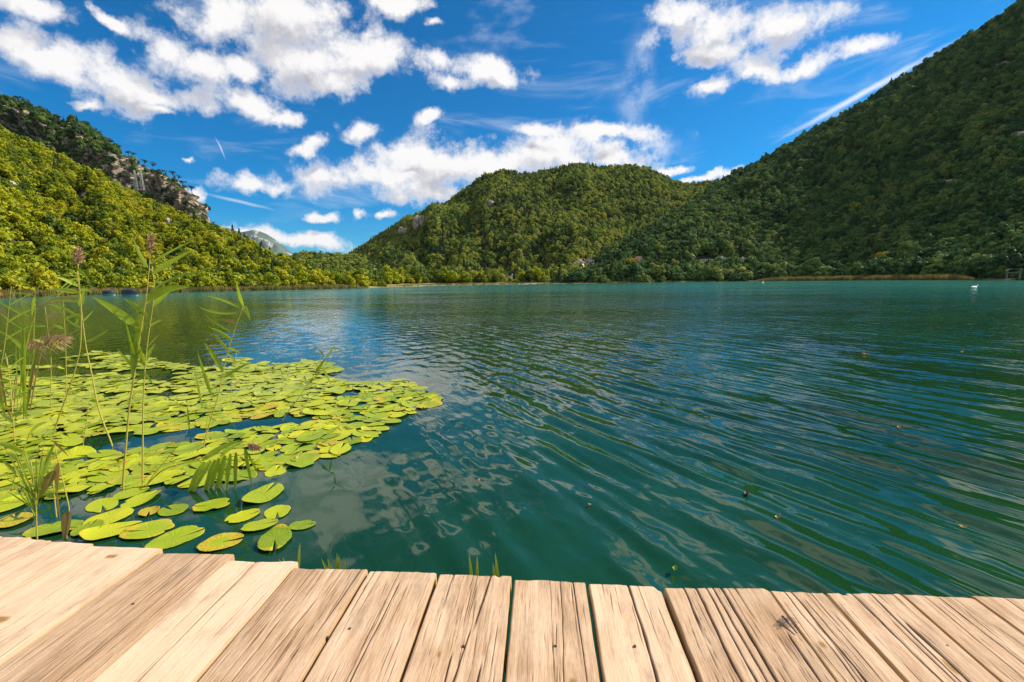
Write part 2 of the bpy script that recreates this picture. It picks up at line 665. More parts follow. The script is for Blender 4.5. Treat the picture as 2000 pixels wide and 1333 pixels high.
def hill(name, px, base_d, ridge_y, ridge_d, prof, tree_h, nv, m, rough, gully, seed, base_z=-0.6, back=0.55, label=None):
    px = np.asarray(px, float)
    rd = ridge_d(px)
    ry = ridge_y(px)
    top = CAM + ray(px, ry) * rd[:, None]
    top[:, 2] = np.maximum(top[:, 2] - tree_h, 0.2)
    b0 = CAM + ray(px, hor(px)) * base_d(px)[:, None]
    tv = np.concatenate([np.linspace(0, 1, nv), np.linspace(1, 1 + back, max(6, nv // 5))[1:]])
    T = tv[None, :]
    P = np.zeros((len(px), len(tv), 3))
    P[:, :, 0] = b0[:, None, 0] + (top[:, None, 0] - b0[:, None, 0]) * T
    P[:, :, 1] = b0[:, None, 1] + (top[:, None, 1] - b0[:, None, 1]) * T
    pz = np.interp(tv, [p[0] for p in prof], [p[1] for p in prof])
    zz = base_z + (top[:, None, 2] - base_z) * pz[None, :]
    win = np.sin(np.clip(T, 0, 1) * math.pi) ** 0.7
    hgt = top[:, None, 2]
    n = fbm(P[:, :, 0] * rough, P[:, :, 1] * rough, seed, 5) - 0.5
    s = np.cumsum(np.r_[0, np.hypot(np.diff(top[:, 0]), np.diff(top[:, 1]))])[:, None]
    sp = np.abs(fbm(s * gully[0] + 0.35 * n, T * 1.6, seed + 9, 3) - 0.5) * 2
    zz = zz + win * hgt * (0.16 * n - gully[1] * (0.35 - sp))
    P[:, :, 2] = zz
    o = mesh_obj(name, P.reshape(-1, 3), grid_faces(len(px), len(tv)), m)
    tag(o, label, kind='structure')
    HILLS[name] = (P, nv)
    return o


m_soil, t, out = mat('forest_floor')
tc = t.add('ShaderNodeTexCoord').outputs['Object']
n1 = t.noise(tc, 0.12, 5, 0.65)
n2 = t.noise(tc, 1.1, 4, 0.6)
c = t.ramp(t.m('ADD', t.m('MULTIPLY', n1, 0.6), t.m('MULTIPLY', n2, 0.4)),
           [(0.35, (0.022, 0.030, 0.008)), (0.55, (0.050, 0.058, 0.014)), (0.68, (0.10, 0.095, 0.030)), (0.80, (0.20, 0.16, 0.08))])
principled(t, out, Base_Color=c, Roughness=0.95)

m_rock, t, out = mat('limestone_and_scrub')
geo = t.add('ShaderNodeNewGeometry')
tc = t.add('ShaderNodeTexCoord').outputs['Object']
mp = t.add('ShaderNodeMapping')
t.set(mp, 'Vector', tc)
mp.inputs['Scale'].default_value = (0.10, 0.10, 0.035)
nr = t.noise(mp.outputs[0], 1.6, 8, 0.68)
ns = t.noise(tc, 0.35, 6, 0.7)
rock = t.ramp(nr, [(0.3, (0.08, 0.06, 0.045)), (0.47, (0.24, 0.18, 0.13)), (0.58, (0.50, 0.39, 0.27)), (0.70, (0.34, 0.19, 0.10))])
scrub = t.mix(ns, (0.020, 0.032, 0.008, 1), (0.055, 0.062, 0.016, 1))
nz = t.add('ShaderNodeSeparateXYZ')
t.set(nz, 0, geo.outputs['Normal'])
steep = t.smooth(t.m('ADD', nz.outputs[2], t.m('MULTIPLY', t.m('SUBTRACT', ns, 0.5), 0.9)), 0.45, 0.66, 1.0, 0.0)
bmp = t.add('ShaderNodeBump', ins={'Strength': 0.9, 'Distance': 2.0, 'Height': nr})
principled(t, out, Base_Color=t.mix(steep, scrub, rock), Roughness=0.95, Normal=bmp.outputs[0])

m_stone, t, out = mat('bare_limestone')
tc = t.add('ShaderNodeTexCoord').outputs['Object']
mp = t.add('ShaderNodeMapping')
t.set(mp, 'Vector', tc)
mp.inputs['Scale'].default_value = (0.25, 0.25, 0.12)
nr = t.noise(mp.outputs[0], 1.5, 7, 0.7)
c = t.ramp(nr, [(0.32, (0.11, 0.085, 0.06)), (0.48, (0.36, 0.29, 0.22)), (0.62, (0.58, 0.50, 0.40))])
principled(t, out, Base_Color=c, Roughness=0.95, Normal=t.add('ShaderNodeBump', ins={'Strength': 0.8, 'Distance': 1.0, 'Height': nr}).outputs[0])

# left slope above the lake
hill('hill_slope_left', np.linspace(-2600, 752, 150), shore,
     curve([(-2600, -60), (-900, 20), (-400, 90), (0, 246), (100, 292), (200, 345), (280, 384), (400, 430), (470, 462), (520, 490), (600, 518), (680, 541), (752, 557)]),
     curve([(-2600, 190), (-400, 250), (0, 240), (200, 235), (400, 215), (600, 175), (700, 155), (752, 146)]),
     [(0, 0), (0.06, 0.02), (0.2, 0.13), (0.5, 0.45), (0.8, 0.80), (1, 1), (1.3, 0.93), (1.6, 0.7)], 4.0, 60, m_soil, 0.03, (0.03, 0.30), 3)
# rocky mountain behind it
o = hill('hill_rocky_ridge', np.concatenate([np.linspace(-1100, -50, 60), np.linspace(-45, 418, 260)]), curve([(-1100, 330), (0, 300), (418, 262)]),
         curve([(-1100, 60), (-300, 150), (0, 190), (60, 203), (130, 238), (165, 240), (200, 268), (235, 290), (270, 312), (300, 328), (340, 345), (372, 366), (392, 392), (404, 418), (412, 440), (418, 480)]),
         curve([(-1100, 520), (0, 470), (300, 400), (412, 330), (418, 320)]),
         [(0, 0), (0.3, 0.30), (0.55, 0.50), (0.75, 0.66), (0.86, 0.90), (1, 1), (1.3, 0.9), (1.6, 0.6)], 3.0, 170, m_rock, 0.035, (0.035, 0.18), 11)
me = o.data
P, nv = HILLS['hill_rocky_ridge']
rg = fbm(P[:, :, 0] * 0.06, P[:, :, 2] * 0.05, 77, 5, 0.62) - 0.5
rg2 = np.abs(fbm(P[:, :, 0] * 0.16, P[:, :, 2] * 0.05 + 9, 78, 4, 0.6) - 0.5)
Vt = np.linspace(0, 1, P.shape[1])[None, :]
rg3 = fbm(P[:, :, 0] * 0.30, P[:, :, 2] * 0.22 + 4, 79, 4, 0.6) - 0.5
P[:, :, 1] += (rg * 40 - rg2 * 30 + rg3 * 13) * sstep(Vt, 0.1, 0.4)
P[:, :, 2] += rg3 * 3.0 * sstep(Vt, 0.1, 0.4)
me.vertices.foreach_set('co', P.reshape(-1).astype(np.float32))
me.update()
# wooded mountain across the lake
hill('hill_wooded_mountain', np.linspace(590, 1600, 190), curve([(590, 560), (660, 430), (720, 300), (800, 225), (900, 196), (1000, 194), (1500, 196), (1600, 200)]),
     curve([(590, 512), (640, 504), (680, 497), (740, 460), (800, 421), (860, 404), (900, 374), (950, 340), (985, 329), (1030, 337), (1090, 324), (1130, 319), (1190, 325), (1230, 321), (1270, 329), (1310, 348), (1335, 357), (1400, 350), (1450, 345), (1600, 345)]),
     curve([(590, 900), (740, 780), (900, 660), (1000, 620), (1130, 600), (1330, 640), (1600, 700)]),
     [(0, 0), (0.08, 0.03), (0.25, 0.16), (0.5, 0.43), (0.75, 0.74), (1, 1), (1.3, 0.85), (1.6, 0.4)], 4.0, 110, m_soil, 0.009, (0.0085, 0.42), 23)
# steep mountain on the shaded side
hill('hill_steep_mountain', np.concatenate([np.linspace(1060, 2100, 150), np.linspace(2110, 5200, 60)]), shore,
     curve([(1060, 553), (1100, 535), (1160, 503), (1250, 455), (1350, 396), (1400, 362), (1440, 330), (1500, 302), (1600, 248), (1700, 192), (1800, 128), (1900, 64), (1990, 5), (2300, -170), (3000, -420), (5200, -900)]),
     curve([(1060, 205), (1250, 290), (1440, 390), (1600, 385), (1800, 350), (2000, 310), (2400, 230), (3000, 160), (5200, 75)]),
     [(0, 0), (0.04, 0.015), (0.15, 0.10), (0.5, 0.45), (0.8, 0.80), (1, 1), (1.3, 0.92), (1.6, 0.6)], 3.5, 80, m_soil, 0.015, (0.011, 0.16), 41)
# low wooded rise closing the valley, and the distant mountain
hill('hill_low_rise', np.linspace(520, 800, 50), curve([(520, 200), (800, 230)]),
     curve([(520, 512), (575, 500), (600, 493), (640, 499), (690, 500), (740, 510), (800, 530)]), curve([(520, 480), (800, 480)]),
     [(0, 0), (0.3, 0.12), (0.7, 0.65), (1, 1), (1.5, 0.6)], 3.5, 40, m_soil, 0.02, (0.02, 0.1), 55)
m_far, t, out = mat('haze_tinted_scrub_and_cliff')
geo = t.add('ShaderNodeNewGeometry')
tc = t.add('ShaderNodeTexCoord').outputs['Object']
mp = t.add('ShaderNodeMapping')
t.set(mp, 'Vector', tc)
mp.inputs['Scale'].default_value = (0.012, 0.004, 0.006)
nr = t.noise(mp.outputs[0], 1.0, 7, 0.68)
nz = t.add('ShaderNodeSeparateXYZ')
t.set(nz, 0, tc)
band = t.smooth(t.m('ADD', nr, t.m('MULTIPLY', t.m('SUBTRACT', t.noise(tc, 0.004, 4, 0.6), 0.5), 0.8)), 0.54, 0.64)
c = t.mix(band, (0.075, 0.115, 0.085, 1), (0.36, 0.34, 0.33, 1))  # scrub and cliff tones, with blue-grey haze mixed into the colour
principled(t, out, Base_Color=c, Roughness=0.95)
hill('hill_distant_mountain', np.linspace(330, 610, 160), curve([(330, 4300), (610, 4300)]),
     curve([(330, 420), (400, 430), (430, 440), (470, 454), (497, 449), (510, 453), (522, 458), (540, 470), (556, 482), (578, 500), (610, 520)]), curve([(330, 6200), (610, 6000)]),
     [(0, 0), (0.5, 0.4), (0.72, 0.55), (0.8, 0.82), (1, 1), (1.5, 0.7)], 0.0, 90, m_far, 0.003, (0.0025, 0.45), 66)
# shore bank: a low strip of sandy soil and grass that the hills stand on
m_bank, t, out = mat('grassy_bank')
tc = t.add('ShaderNodeTexCoord').outputs['Object']
n1 = t.noise(tc, 0.25, 5, 0.6)
c = t.ramp(n1, [(0.35, (0.07, 0.085, 0.02)), (0.52, (0.17, 0.15, 0.05)), (0.65, (0.34, 0.26, 0.14))])
principled(t, out, Base_Color=c, Roughness=0.95)
bpx = np.linspace(-2600, 4600, 420)
sb = CAM + ray(bpx, hor(bpx)) * shore(bpx)[:, None]
jit = (fbm(bpx * 0.02, bpx * 0, 3, 3) - 0.5) * 3.0
bv = []
for k, (off, z) in enumerate(((-2.2, -0.25), (-1.0, 0.10), (0.6, 0.38), (6.0, 0.9), (14.0, 1.1))):
    dd = sb[:, :2] / np.linalg.norm(sb[:, :2], axis=1)[:, None]
    q = sb.copy()
    q[:, :2] += dd * (off + jit)[:, None]
    q[:, 2] = z + 0.12 * (fbm(bpx * 0.05, bpx * 0 + k, 4, 2) - 0.5)
    bv.append(q)
tag(mesh_obj('shore', np.stack(bv, 1).reshape(-1, 3), grid_faces(len(bpx), 5), m_bank), 'low sandy and grassy bank round the lake', kind='structure')


# ------------------------------------------------------------------ trees
def foliage_mat(name, stops, zone, transl=0.35):
    m, t, out = mat(name)
    oi = t.add('ShaderNodeObjectInfo')
    tc = t.add('ShaderNodeTexCoord').outputs['Object']
    z = t.noise(oi.outputs['Location'], zone[0], 3, 0.6)
    leaf = t.noise(tc, 1.3, 2, 0.6)
    f = t.m('ADD', t.m('MULTIPLY', oi.outputs['Random'], 0.55), t.m('MULTIPLY', z, 0.55))
    f = t.m('ADD', f, t.m('MULTIPLY', t.m('SUBTRACT', leaf, 0.5), 0.35))
    c = t.ramp(f, stops)
    d = t.add('ShaderNodeBsdfPrincipled', ins={'Base Color': c, 'Roughness': 0.62, 'Specular IOR Level': 0.25})
    tr = t.add('ShaderNodeBsdfTranslucent', ins={'Color': c})
    mx = t.add('ShaderNodeMixShader', ins={0: transl})
    t.l.new(d.outputs[0], mx.inputs[1])
    t.l.new(tr.outputs[0], mx.inputs[2])
    t.l.new(mx.outputs[0], out.inputs[0])
    return m


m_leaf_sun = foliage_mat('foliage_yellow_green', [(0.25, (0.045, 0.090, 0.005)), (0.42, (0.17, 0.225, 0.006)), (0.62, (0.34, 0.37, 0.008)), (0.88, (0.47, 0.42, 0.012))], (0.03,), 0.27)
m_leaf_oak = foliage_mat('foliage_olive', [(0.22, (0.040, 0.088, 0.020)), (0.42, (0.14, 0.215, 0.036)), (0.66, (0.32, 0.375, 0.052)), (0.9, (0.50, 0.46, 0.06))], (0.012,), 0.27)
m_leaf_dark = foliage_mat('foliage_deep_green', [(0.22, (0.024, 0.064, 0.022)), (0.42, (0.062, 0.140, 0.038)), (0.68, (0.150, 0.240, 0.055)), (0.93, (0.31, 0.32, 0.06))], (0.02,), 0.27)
m_leaf_gold = foliage_mat('foliage_gold', [(0.2, (0.28, 0.24, 0.01)), (0.8, (0.42, 0.32, 0.015))], (0.02,))
m_needle = foliage_mat('needles_dark', [(0.2, (0.035, 0.058, 0.014)), (0.8, (0.075, 0.105, 0.024))], (0.02,), 0.12)
m_bark = simple_mat('bark', (0.10, 0.075, 0.05), 0.9, 0.4, 6.0)


def leaf_faces(centers, normals, sizes, r):
    """one bent leaf clump (two triangles folded along the middle) for every centre"""
    n = len(centers)
    a = np.cross(normals, r.normal(size=(n, 3)))
    a /= np.linalg.norm(a, axis=1)[:, None] + 1e-9
    b = np.cross(normals, a)
    s = sizes[:, None]
    v = np.stack([centers - a * s * .5, centers - b * s * .42 + normals * s * .16, centers + a * s * .5, centers + b * s * .42 + normals * s * .16], 1)
    return v.reshape(-1, 3), np.arange(n * 4).reshape(-1, 4)


def broadleaf(seed, nleaf=950, spread=1.0, tall=1.0):
    """unit-size tree: 6 m high crown about 5 m wide; returns crown and trunk data"""
    r = np.random.default_rng(seed)
    nl = int(r.integers(13, 19))
    lob = []
    for k in range(nl):
        th, q = r.random() * 6.283, math.sqrt(r.random())
        z = r.uniform(1.5, 5.0 * tall)
        lim = 2.0 * spread * math.sqrt(max(0.08, 1 - ((z - 2.6 * tall) / (3.0 * tall)) ** 2))
        lob.append((math.cos(th) * q * lim * 1.12, math.sin(th) * q * lim * 1.12, z, r.uniform(0.5, 1.1)))
    lob = np.array(lob)
    w = lob[:, 3] ** 2
    idx = r.choice(nl, nleaf, p=w / w.sum())
    d = r.normal(size=(nleaf, 3))
    d[:, 2] += 0.35
    d /= np.linalg.norm(d, axis=1)[:, None]
    rr = lob[idx, 3] * (1 - 0.45 * r.random(nleaf) ** 2.2)
    cen = lob[idx, :3] + d * rr[:, None] * np.array([1.08, 1.08, 0.85])
    nn = d + r.normal(size=(nleaf, 3)) * 0.45
    nn /= np.linalg.norm(nn, axis=1)[:, None]
    cv, cf = leaf_faces(cen, nn, 0.30 + 0.60 * r.random(nleaf) ** 1.4, r)
    tb = MB()
    tb.tube([(0, 0, -0.6), (0.05, 0, 0.8), (0.1, 0.05, 2.0), (0.05, 0.1, 3.4 * tall)], [0.24, 0.19, 0.14, 0.05], 6)
    for L in lob[:6]:
        tb.tube([(0.08, 0.03, 1.3), tuple(0.5 * L[:3] + np.array([0, 0, .5])), tuple(L[:3])], [0.10, 0.07, 0.03], 5)
    return (cv, cf), (tb.v, tb.f)


def conifer(seed, nleaf=1100):
    r = np.random.default_rng(seed)
    tt = r.random(nleaf) ** 0.75
    z = 0.8 + 7.0 * (1 - tt)
    tier = 1 - 0.22 * ((z * 1.9) % 1.0)
    rad_ = (0.12 + 2.0 * tt) * tier * np.sqrt(r.uniform(0.25, 1, nleaf))
    th = r.random(nleaf) * 6.283
    cen = np.stack([np.cos(th) * rad_, np.sin(th) * rad_, z - rad_ * 0.25], 1)
    nn = np.stack([np.cos(th) * .6, np.sin(th) * .6, np.full(nleaf, .8)], 1) + r.normal(size=(nleaf, 3)) * .3
    nn /= np.linalg.norm(nn, axis=1)[:, None]
    cv, cf = leaf_faces(cen, nn, r.uniform(0.25, 0.45, nleaf), r)
    tb = MB().tube([(0, 0, -0.6), (0, 0, 4), (0, 0, 7.6)], [0.2, 0.12, 0.03], 6)
    return (cv, cf), (tb.v, tb.f)


def umbrella_pine(seed, nleaf=420):
    r = np.random.default_rng(seed)
    lob = np.array([(r.uniform(-1.7, 1.7), r.uniform(-1.2, 1.2), r.uniform(3.6, 5.4), r.uniform(.7, 1.15)) for _ in range(7)])
    idx = r.integers(0, 7, nleaf)
    d = r.normal(size=(nleaf, 3))
    d /= np.linalg.norm(d, axis=1)[:, None]
    cen = lob[idx, :3] + d * lob[idx, 3:4] * np.array([1.15, 1.15, 0.30])
    nn = d * .4 + np.array([0, 0, .9]) + r.normal(size=(nleaf, 3)) * .3
    nn /= np.linalg.norm(nn, axis=1)[:, None]
    cv, cf = leaf_faces(cen, nn, r.uniform(0.28, 0.5, nleaf), r)
    tb = MB().tube([(0, 0, -0.8), (0.12, 0, 1.6), (0.3, 0, 3.0), (0.2, 0, 4.8)], [0.22, 0.17, 0.13, 0.05], 6)
    for L in lob:
        tb.tube([(0.25, 0, 2.6), tuple(0.5 * (L[:3] + np.array([.25, 0, 3.2]))), tuple(L[:3])], [0.09, 0.06, 0.03], 5)
    return (cv, cf), (tb.v, tb.f)


def lib_mesh(name, data, m):
    me = bpy.data.meshes.new(name)
    v, f = data
    me.from_pydata([tuple(p) for p in np.asarray(v)], [], [tuple(int(i) for i in q) for q in f])
    me.polygons.foreach_set('use_smooth', np.ones(len(me.polygons), bool))
    me.materials.append(m)
    me.update()
    return me


def joined(name, crown, trunk, mc, mt):
    (cv, cf), (tv_, tf) = crown, trunk
    me = bpy.data.meshes.new(name)
    n = len(cv)
    faces = [tuple(int(i) for i in q) for q in cf] + [tuple(i + n for i in q) for q in tf]
    me.from_pydata([tuple(p) for p in cv] + [tuple(p) for p in tv_], [], faces)
    me.materials.append(mc)
    me.materials.append(mt)
    me.polygons.foreach_set('material_index', np.array([0] * len(cf) + [1] * len(tf), np.int32))
    me.update()
    return bpy.data.objects.new(name, me)


KINDS = {}
_shape = [broadleaf(1), broadleaf(2, spread=1.15, tall=0.85), broadleaf(3, spread=0.9, tall=1.15), broadleaf(4, spread=1.05)]
_con = [conifer(5), conifer(6)]


def library(name, mleaf, ncon):
    c = bpy.data.collections.new(name)           # never linked: only a source of shapes
    k = 0
    for s in _shape:
        c.objects.link(joined('%s_%02d' % (name, k), s[0], s[1], mleaf, m_bark))
        k += 1
    for s in _con[:ncon]:
        c.objects.link(joined('%s_%02d' % (name, k), s[0], s[1], m_needle, m_bark))
        k += 1
    return c


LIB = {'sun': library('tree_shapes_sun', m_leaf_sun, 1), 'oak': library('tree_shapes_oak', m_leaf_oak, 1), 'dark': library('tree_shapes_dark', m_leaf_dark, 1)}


def scatter_object(name, pts, scl, idx, coll, label, cat):
    """a mass of plants: points that carry instances"""
    me = bpy.data.meshes.new(name)
    n = len(pts)
    me.vertices.add(n)
    me.vertices.foreach_set('co', np.asarray(pts, np.float32).ravel())
    a = me.attributes.new('scl', 'FLOAT_VECTOR', 'POINT')
    a.data.foreach_set('vector', np.asarray(scl, np.float32).ravel())
    a = me.attributes.new('rot', 'FLOAT', 'POINT')
    a.data.foreach_set('value', (rng.random(n) * 6.283).astype(np.float32))
    a = me.attributes.new('idx', 'INT', 'POINT')
    a.data.foreach_set('value', np.asarray(idx, np.int32))
    me.update()
    o = link(bpy.data.objects.new(name, me))
    ng = bpy.data.node_groups.new(name + '_scatter', 'GeometryNodeTree')
    ng.interface.new_socket('Geometry', in_out='INPUT', socket_type='NodeSocketGeometry')
    ng.interface.new_socket('Geometry', in_out='OUTPUT', socket_type='NodeSocketGeometry')
    t = NT(ng)
    gi, go = t.add('NodeGroupInput'), t.add('NodeGroupOutput')
    ci = t.add('GeometryNodeCollectionInfo')
    ci.inputs['Collection'].default_value = coll
    ci.inputs['Separate Children'].default_value = True
    ci.inputs['Reset Children'].default_value = True

    def na(nm, typ):
        q = t.add('GeometryNodeInputNamedAttribute', data_type=typ)
        q.inputs['Name'].default_value = nm
        return q.outputs[0]
    iop = t.add('GeometryNodeInstanceOnPoints')
    t.l.new(gi.outputs[0], iop.inputs['Points'])
    t.l.new(ci.outputs[0], iop.inputs['Instance'])
    iop.inputs['Pick Instance'].default_value = True
    t.l.new(na('idx', 'INT'), iop.inputs['Instance Index'])
    t.l.new(t.xyz(0.0, 0.0, na('rot', 'FLOAT')), iop.inputs['Rotation'])
    t.l.new(na('scl', 'FLOAT_VECTOR'), iop.inputs['Scale'])
    t.l.new(iop.outputs[0], go.inputs[0])
    md = o.modifiers.new('scatter', 'NODES')
    md.node_group = ng
    tag(o, label, cat, kind='stuff')
    return o


def sample_hill(name, n, vmax=1.06, mind=0.0):
    P, nv = HILLS[name]
    nj = min(P.shape[1] - 1, int(nv * vmax))
    Q = P[:, :nj + 1]
    e1 = Q[1:, :-1] - Q[:-1, :-1]
    e2 = Q[:-1, 1:] - Q[:-1, :-1]
    ar = np.linalg.norm(np.cross(e1, e2), axis=2)
    w = (ar / ar.sum()).ravel()
    k = rng.choice(len(w), n, p=w)
    i, j = np.unravel_index(k, ar.shape)
    a, b = rng.random(n)[:, None], rng.random(n)[:, None]
    pts = Q[i, j] * (1 - a) * (1 - b) + Q[i + 1, j] * a * (1 - b) + Q[i, j + 1] * (1 - a) * b + Q[i + 1, j + 1] * a * b
    # keep trunks apart
    if mind > 0:
        cell = {}
        keep = []
        for q in range(n):
            key = (int(pts[q, 0] // mind), int(pts[q, 1] // mind), int(pts[q, 2] // (mind * 1.5)))
            if cell.get(key, 0) < 1:
                cell[key] = cell.get(key, 0) + 1
                keep.append(q)
        pts = pts[keep]
        j = j[keep]
    return pts, j / nv


def project(p):
    d = p - CAM
    zc_ = d @ _f
    return W0 / 2 + FPX * (d @ _r) / zc_, H0 / 2 - FPX * (d @ _u) / zc_, zc_


FOREST = []   # (points, scale, index, library key)


def on_hill(names, px, py):
    """the nearest hillside point that this view line meets"""
    best = None
    for nm in names:
        Pn = HILLS[nm][0].reshape(-1, 3)
        a_, b_, c_ = project(Pn)
        dd_ = np.hypot(a_ - px, b_ - py)
        near = np.argsort(dd_)[:6]
        k_ = near[np.argmin(c_[near])]
        if dd_[k_] < 40 and (best is None or c_[k_] < best[1] * 0.9):
            best = (Pn[k_].copy(), c_[k_])
    return best


HOUSES = [  # photo x and y of the base, width, depth and wall height in pixels, turn, flat roof, label
    (1157, 517, 17, 14, 8, 0.15, False, 'white house with a bright red gable roof at the edge of the shade'),
    (1131, 517, 19, 14, 7, -0.3, False, 'house with a darker low roof left of the bright red-roofed one'),
    (1250, 508, 18, 14, 5, 0.5, False, 'low red-roofed house half hidden by trees on the dark slope'),
    (1378, 508, 22, 13, 5, 0.0, True, 'long low white building on the dark slope above the lake'),
    (1410, 507, 14, 12, 10, 0.1, True, 'taller white flat-roofed house on the dark slope'),
    (1451, 508, 9, 9, 7, 0.3, True, 'small white hut apart from the other white houses'),
    (995, 540, 18, 12, 4, 0.0, True, 'pale low shed near the middle of the far shore')]
SITES = []
for (px, py, w_, d_, h_, rz_, fl_, lab_) in HOUSES:
    hit = on_hill(('hill_wooded_mountain', 'hill_steep_mountain'), px, py)
    SITES.append(hit)


ROCKS = [  # photo x, y, width, height in pixels, hill, label
    (818, 440, 26, 24, 'hill_wooded_mountain', 'tall pale rock face on the left flank of the mountain across the lake'),
    (788, 455, 18, 16, 'hill_wooded_mountain', 'smaller pale rock face lower on the left flank of that mountain'),
    (958, 398, 12, 12, 'hill_wooded_mountain', 'grey rock knob among trees below the mountain crest'),
    (1960, 122, 22, 8, 'hill_steep_mountain', 'pale rocks high on the steep shaded mountain'),
    (1985, 268, 34, 12, 'hill_steep_mountain', 'pale rock ledge halfway up the steep shaded mountain'),
    (1850, 352, 26, 7, 'hill_steep_mountain', 'small scree of pale stones on the shaded slope'),
    (12, 352, 22, 14, 'hill_slope_left', 'bare tan rock patch high on the sunlit slope'),
    (160, 385, 18, 10, 'hill_slope_left', 'small tan rock patch in the middle of the sunlit slope'),
    (335, 432, 16, 10, 'hill_slope_left', 'small tan rock patch below the cliff end')]
RSITES = [on_hill((r_[4],), r_[0], r_[1]) for r_ in ROCKS]


def clear_view(p, s, x, y, z):
    """no tree stands on a house or right in front of one"""
    ok = np.ones(len(p), bool)
    for (px, py, w_, d_, h_, rz_, fl_, lab_), (hp, hz) in zip(HOUSES, SITES):
        rpx = s * 2.6 * FPX / z
        topy = y - s * 5.6 * FPX / z
        ok &= ~((z < hz + 3) & (np.abs(x - px) < w_ * .5 + rpx) & (topy < py - 0.25 * h_) & (y > py - h_ * 1.5))
        ok &= np.hypot(p[:, 0] - hp[0], p[:, 1] - hp[1]) > 2.4 * s + 0.5 * w_ * hz / FPX
    for (px, py, w_, h_, nm_, lab_), (hp, hz) in zip(ROCKS, RSITES):
        rpx = s * 2.4 * FPX / z
        ok &= ~((z < hz + 2) & (z > hz * .6) & (np.abs(x - px) < w_ * .5 + rpx * .7) & (y - s * 5.2 * FPX / z < py) & (y > py - h_ * .5))
    return ok



def plant(name, n, mind, key, smin, smax, con, vmax=1.06, keep=None):
    pts, v = sample_hill(name, n, vmax, mind)
    x, y, z = project(pts)
    ok = (z > 1) & (x > -420) & (x < 2420)
    if keep is not None:
        ok &= keep(pts, x, y, v)
    pts, v = pts[ok], v[ok]
    n = len(pts)
    zone = fbm(pts[:, 0] * 0.02, pts[:, 1] * 0.02, 91, 3)
    s = (smin + (smax - smin) * rng.random(n) ** 1.5 * 1.15) * (0.72 + 0.56 * zone)
    scl = np.stack([s * rng.uniform(.9, 1.15, n), s * rng.uniform(.9, 1.15, n), s * rng.uniform(.85, 1.2, n)], 1)
    idx = rng.integers(0, 4, n)
    cz = fbm(pts[:, 0] * 0.012, pts[:, 1] * 0.012, 191, 3)
    idx[(rng.random(n) < con * 2.2) & (cz > 0.53)] = 4
    idx[rng.random(n) < con * 0.25] = 4
    cv = clear_view(pts, s, *project(pts))
    FOREST.append([pts[cv], scl[cv], idx[cv], key])


plant('hill_slope_left', 28000, 1.9, 'sun', 0.36, 0.88, 0.06)
plant('hill_wooded_mountain', 52000, 3.3, 'oak', 0.50, 1.02, 0.10)
plant('hill_steep_mountain', 42000, 2.5, 'dark', 0.45, 1.05, 0.04)
plant('hill_low_rise', 2500, 4.2, 'oak', 0.7, 1.1, 0.03)
# scrub and woodland on the rocky ridge, thin on the cliff at its end
plant('hill_rocky_ridge', 40000, 2.6, 'dark', 0.5, 1.05, 0.10, 1.04, keep=lambda p, x, y, v: (y < 460) & (rng.random(len(x)) < np.clip(1.25 - sstep(x + 90 * (fbm(p[:, 0] * .05, p[:, 2] * .05, 7, 3) - .5), 150, 250) * 1.16, 0.09, 1)))
# shore trees
def shore_trees(x0, x1, n, off, key, s0, s1):
    px = rng.uniform(x0, x1, n)
    d = shore(px) + rng.uniform(off[0], off[1], n)
    p = CAM + ray(px, hor(px)) * d[:, None]
    p[:, 2] = 0.5
    s = rng.uniform(s0, s1, n)
    cv = clear_view(p, s, *project(p))
    FOREST.append([p[cv], np.stack([s, s, s * rng.uniform(.85, 1.15, n)], 1)[cv], rng.integers(0, 4, n)[cv], key])


shore_trees(-300, 745, 150, (6, 14), 'sun', 0.45, 0.8)
shore_trees(752, 1130, 150, (5, 22), 'sun', 0.5, 1.1)
shore_trees(1130, 2300, 230, (5, 16), 'dark', 0.65, 1.3)

# the trees that show largest stand as trees of their own, the rest is the wood behind them
allp = np.concatenate([f[0] for f in FOREST])
alls = np.concatenate([f[1] for f in FOREST])
alli = np.concatenate([f[2] for f in FOREST])
allk = np.concatenate([[{'sun': 0, 'oak': 1, 'dark': 2}[f[3]]] * len(f[0]) for f in FOREST])
x_, y_, z_ = project(allp + np.array([0, 0, 3.0]))
sizepx = alls[:, 0] * 5.0 * FPX / z_
sizepx[(x_ < -10) | (x_ > 2010)] = 0
vis = sizepx.copy()
# a tree hidden behind nearer ones shows less: compare with the nearest trees in the same column
colm = {}
order0 = np.argsort(z_)
for q in order0:
    if vis[q] <= 0:
        continue
    key = int(x_[q] // 14)
    topy = colm.get(key, 9999)
    ytop = y_[q] - sizepx[q] * 0.55
    if ytop > topy - 0.3 * sizepx[q]:
        vis[q] *= 0.2
    else:
        colm[key] = ytop
ind = np.argsort(-vis)[:296]
isind = np.zeros(len(allp), bool)
isind[ind] = True
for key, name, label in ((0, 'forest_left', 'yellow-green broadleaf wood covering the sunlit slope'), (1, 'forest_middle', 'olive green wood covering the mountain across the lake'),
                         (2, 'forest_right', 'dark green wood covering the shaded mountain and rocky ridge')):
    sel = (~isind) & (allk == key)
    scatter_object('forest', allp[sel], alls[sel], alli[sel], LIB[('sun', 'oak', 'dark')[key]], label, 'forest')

CROWN, TRUNK = {}, {}
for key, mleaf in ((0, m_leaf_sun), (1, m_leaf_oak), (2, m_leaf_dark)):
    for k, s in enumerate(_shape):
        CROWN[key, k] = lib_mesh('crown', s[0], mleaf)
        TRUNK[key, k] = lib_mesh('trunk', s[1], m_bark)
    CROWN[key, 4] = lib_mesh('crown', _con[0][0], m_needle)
    TRUNK[key, 4] = lib_mesh('trunk', _con[0][1], m_bark)


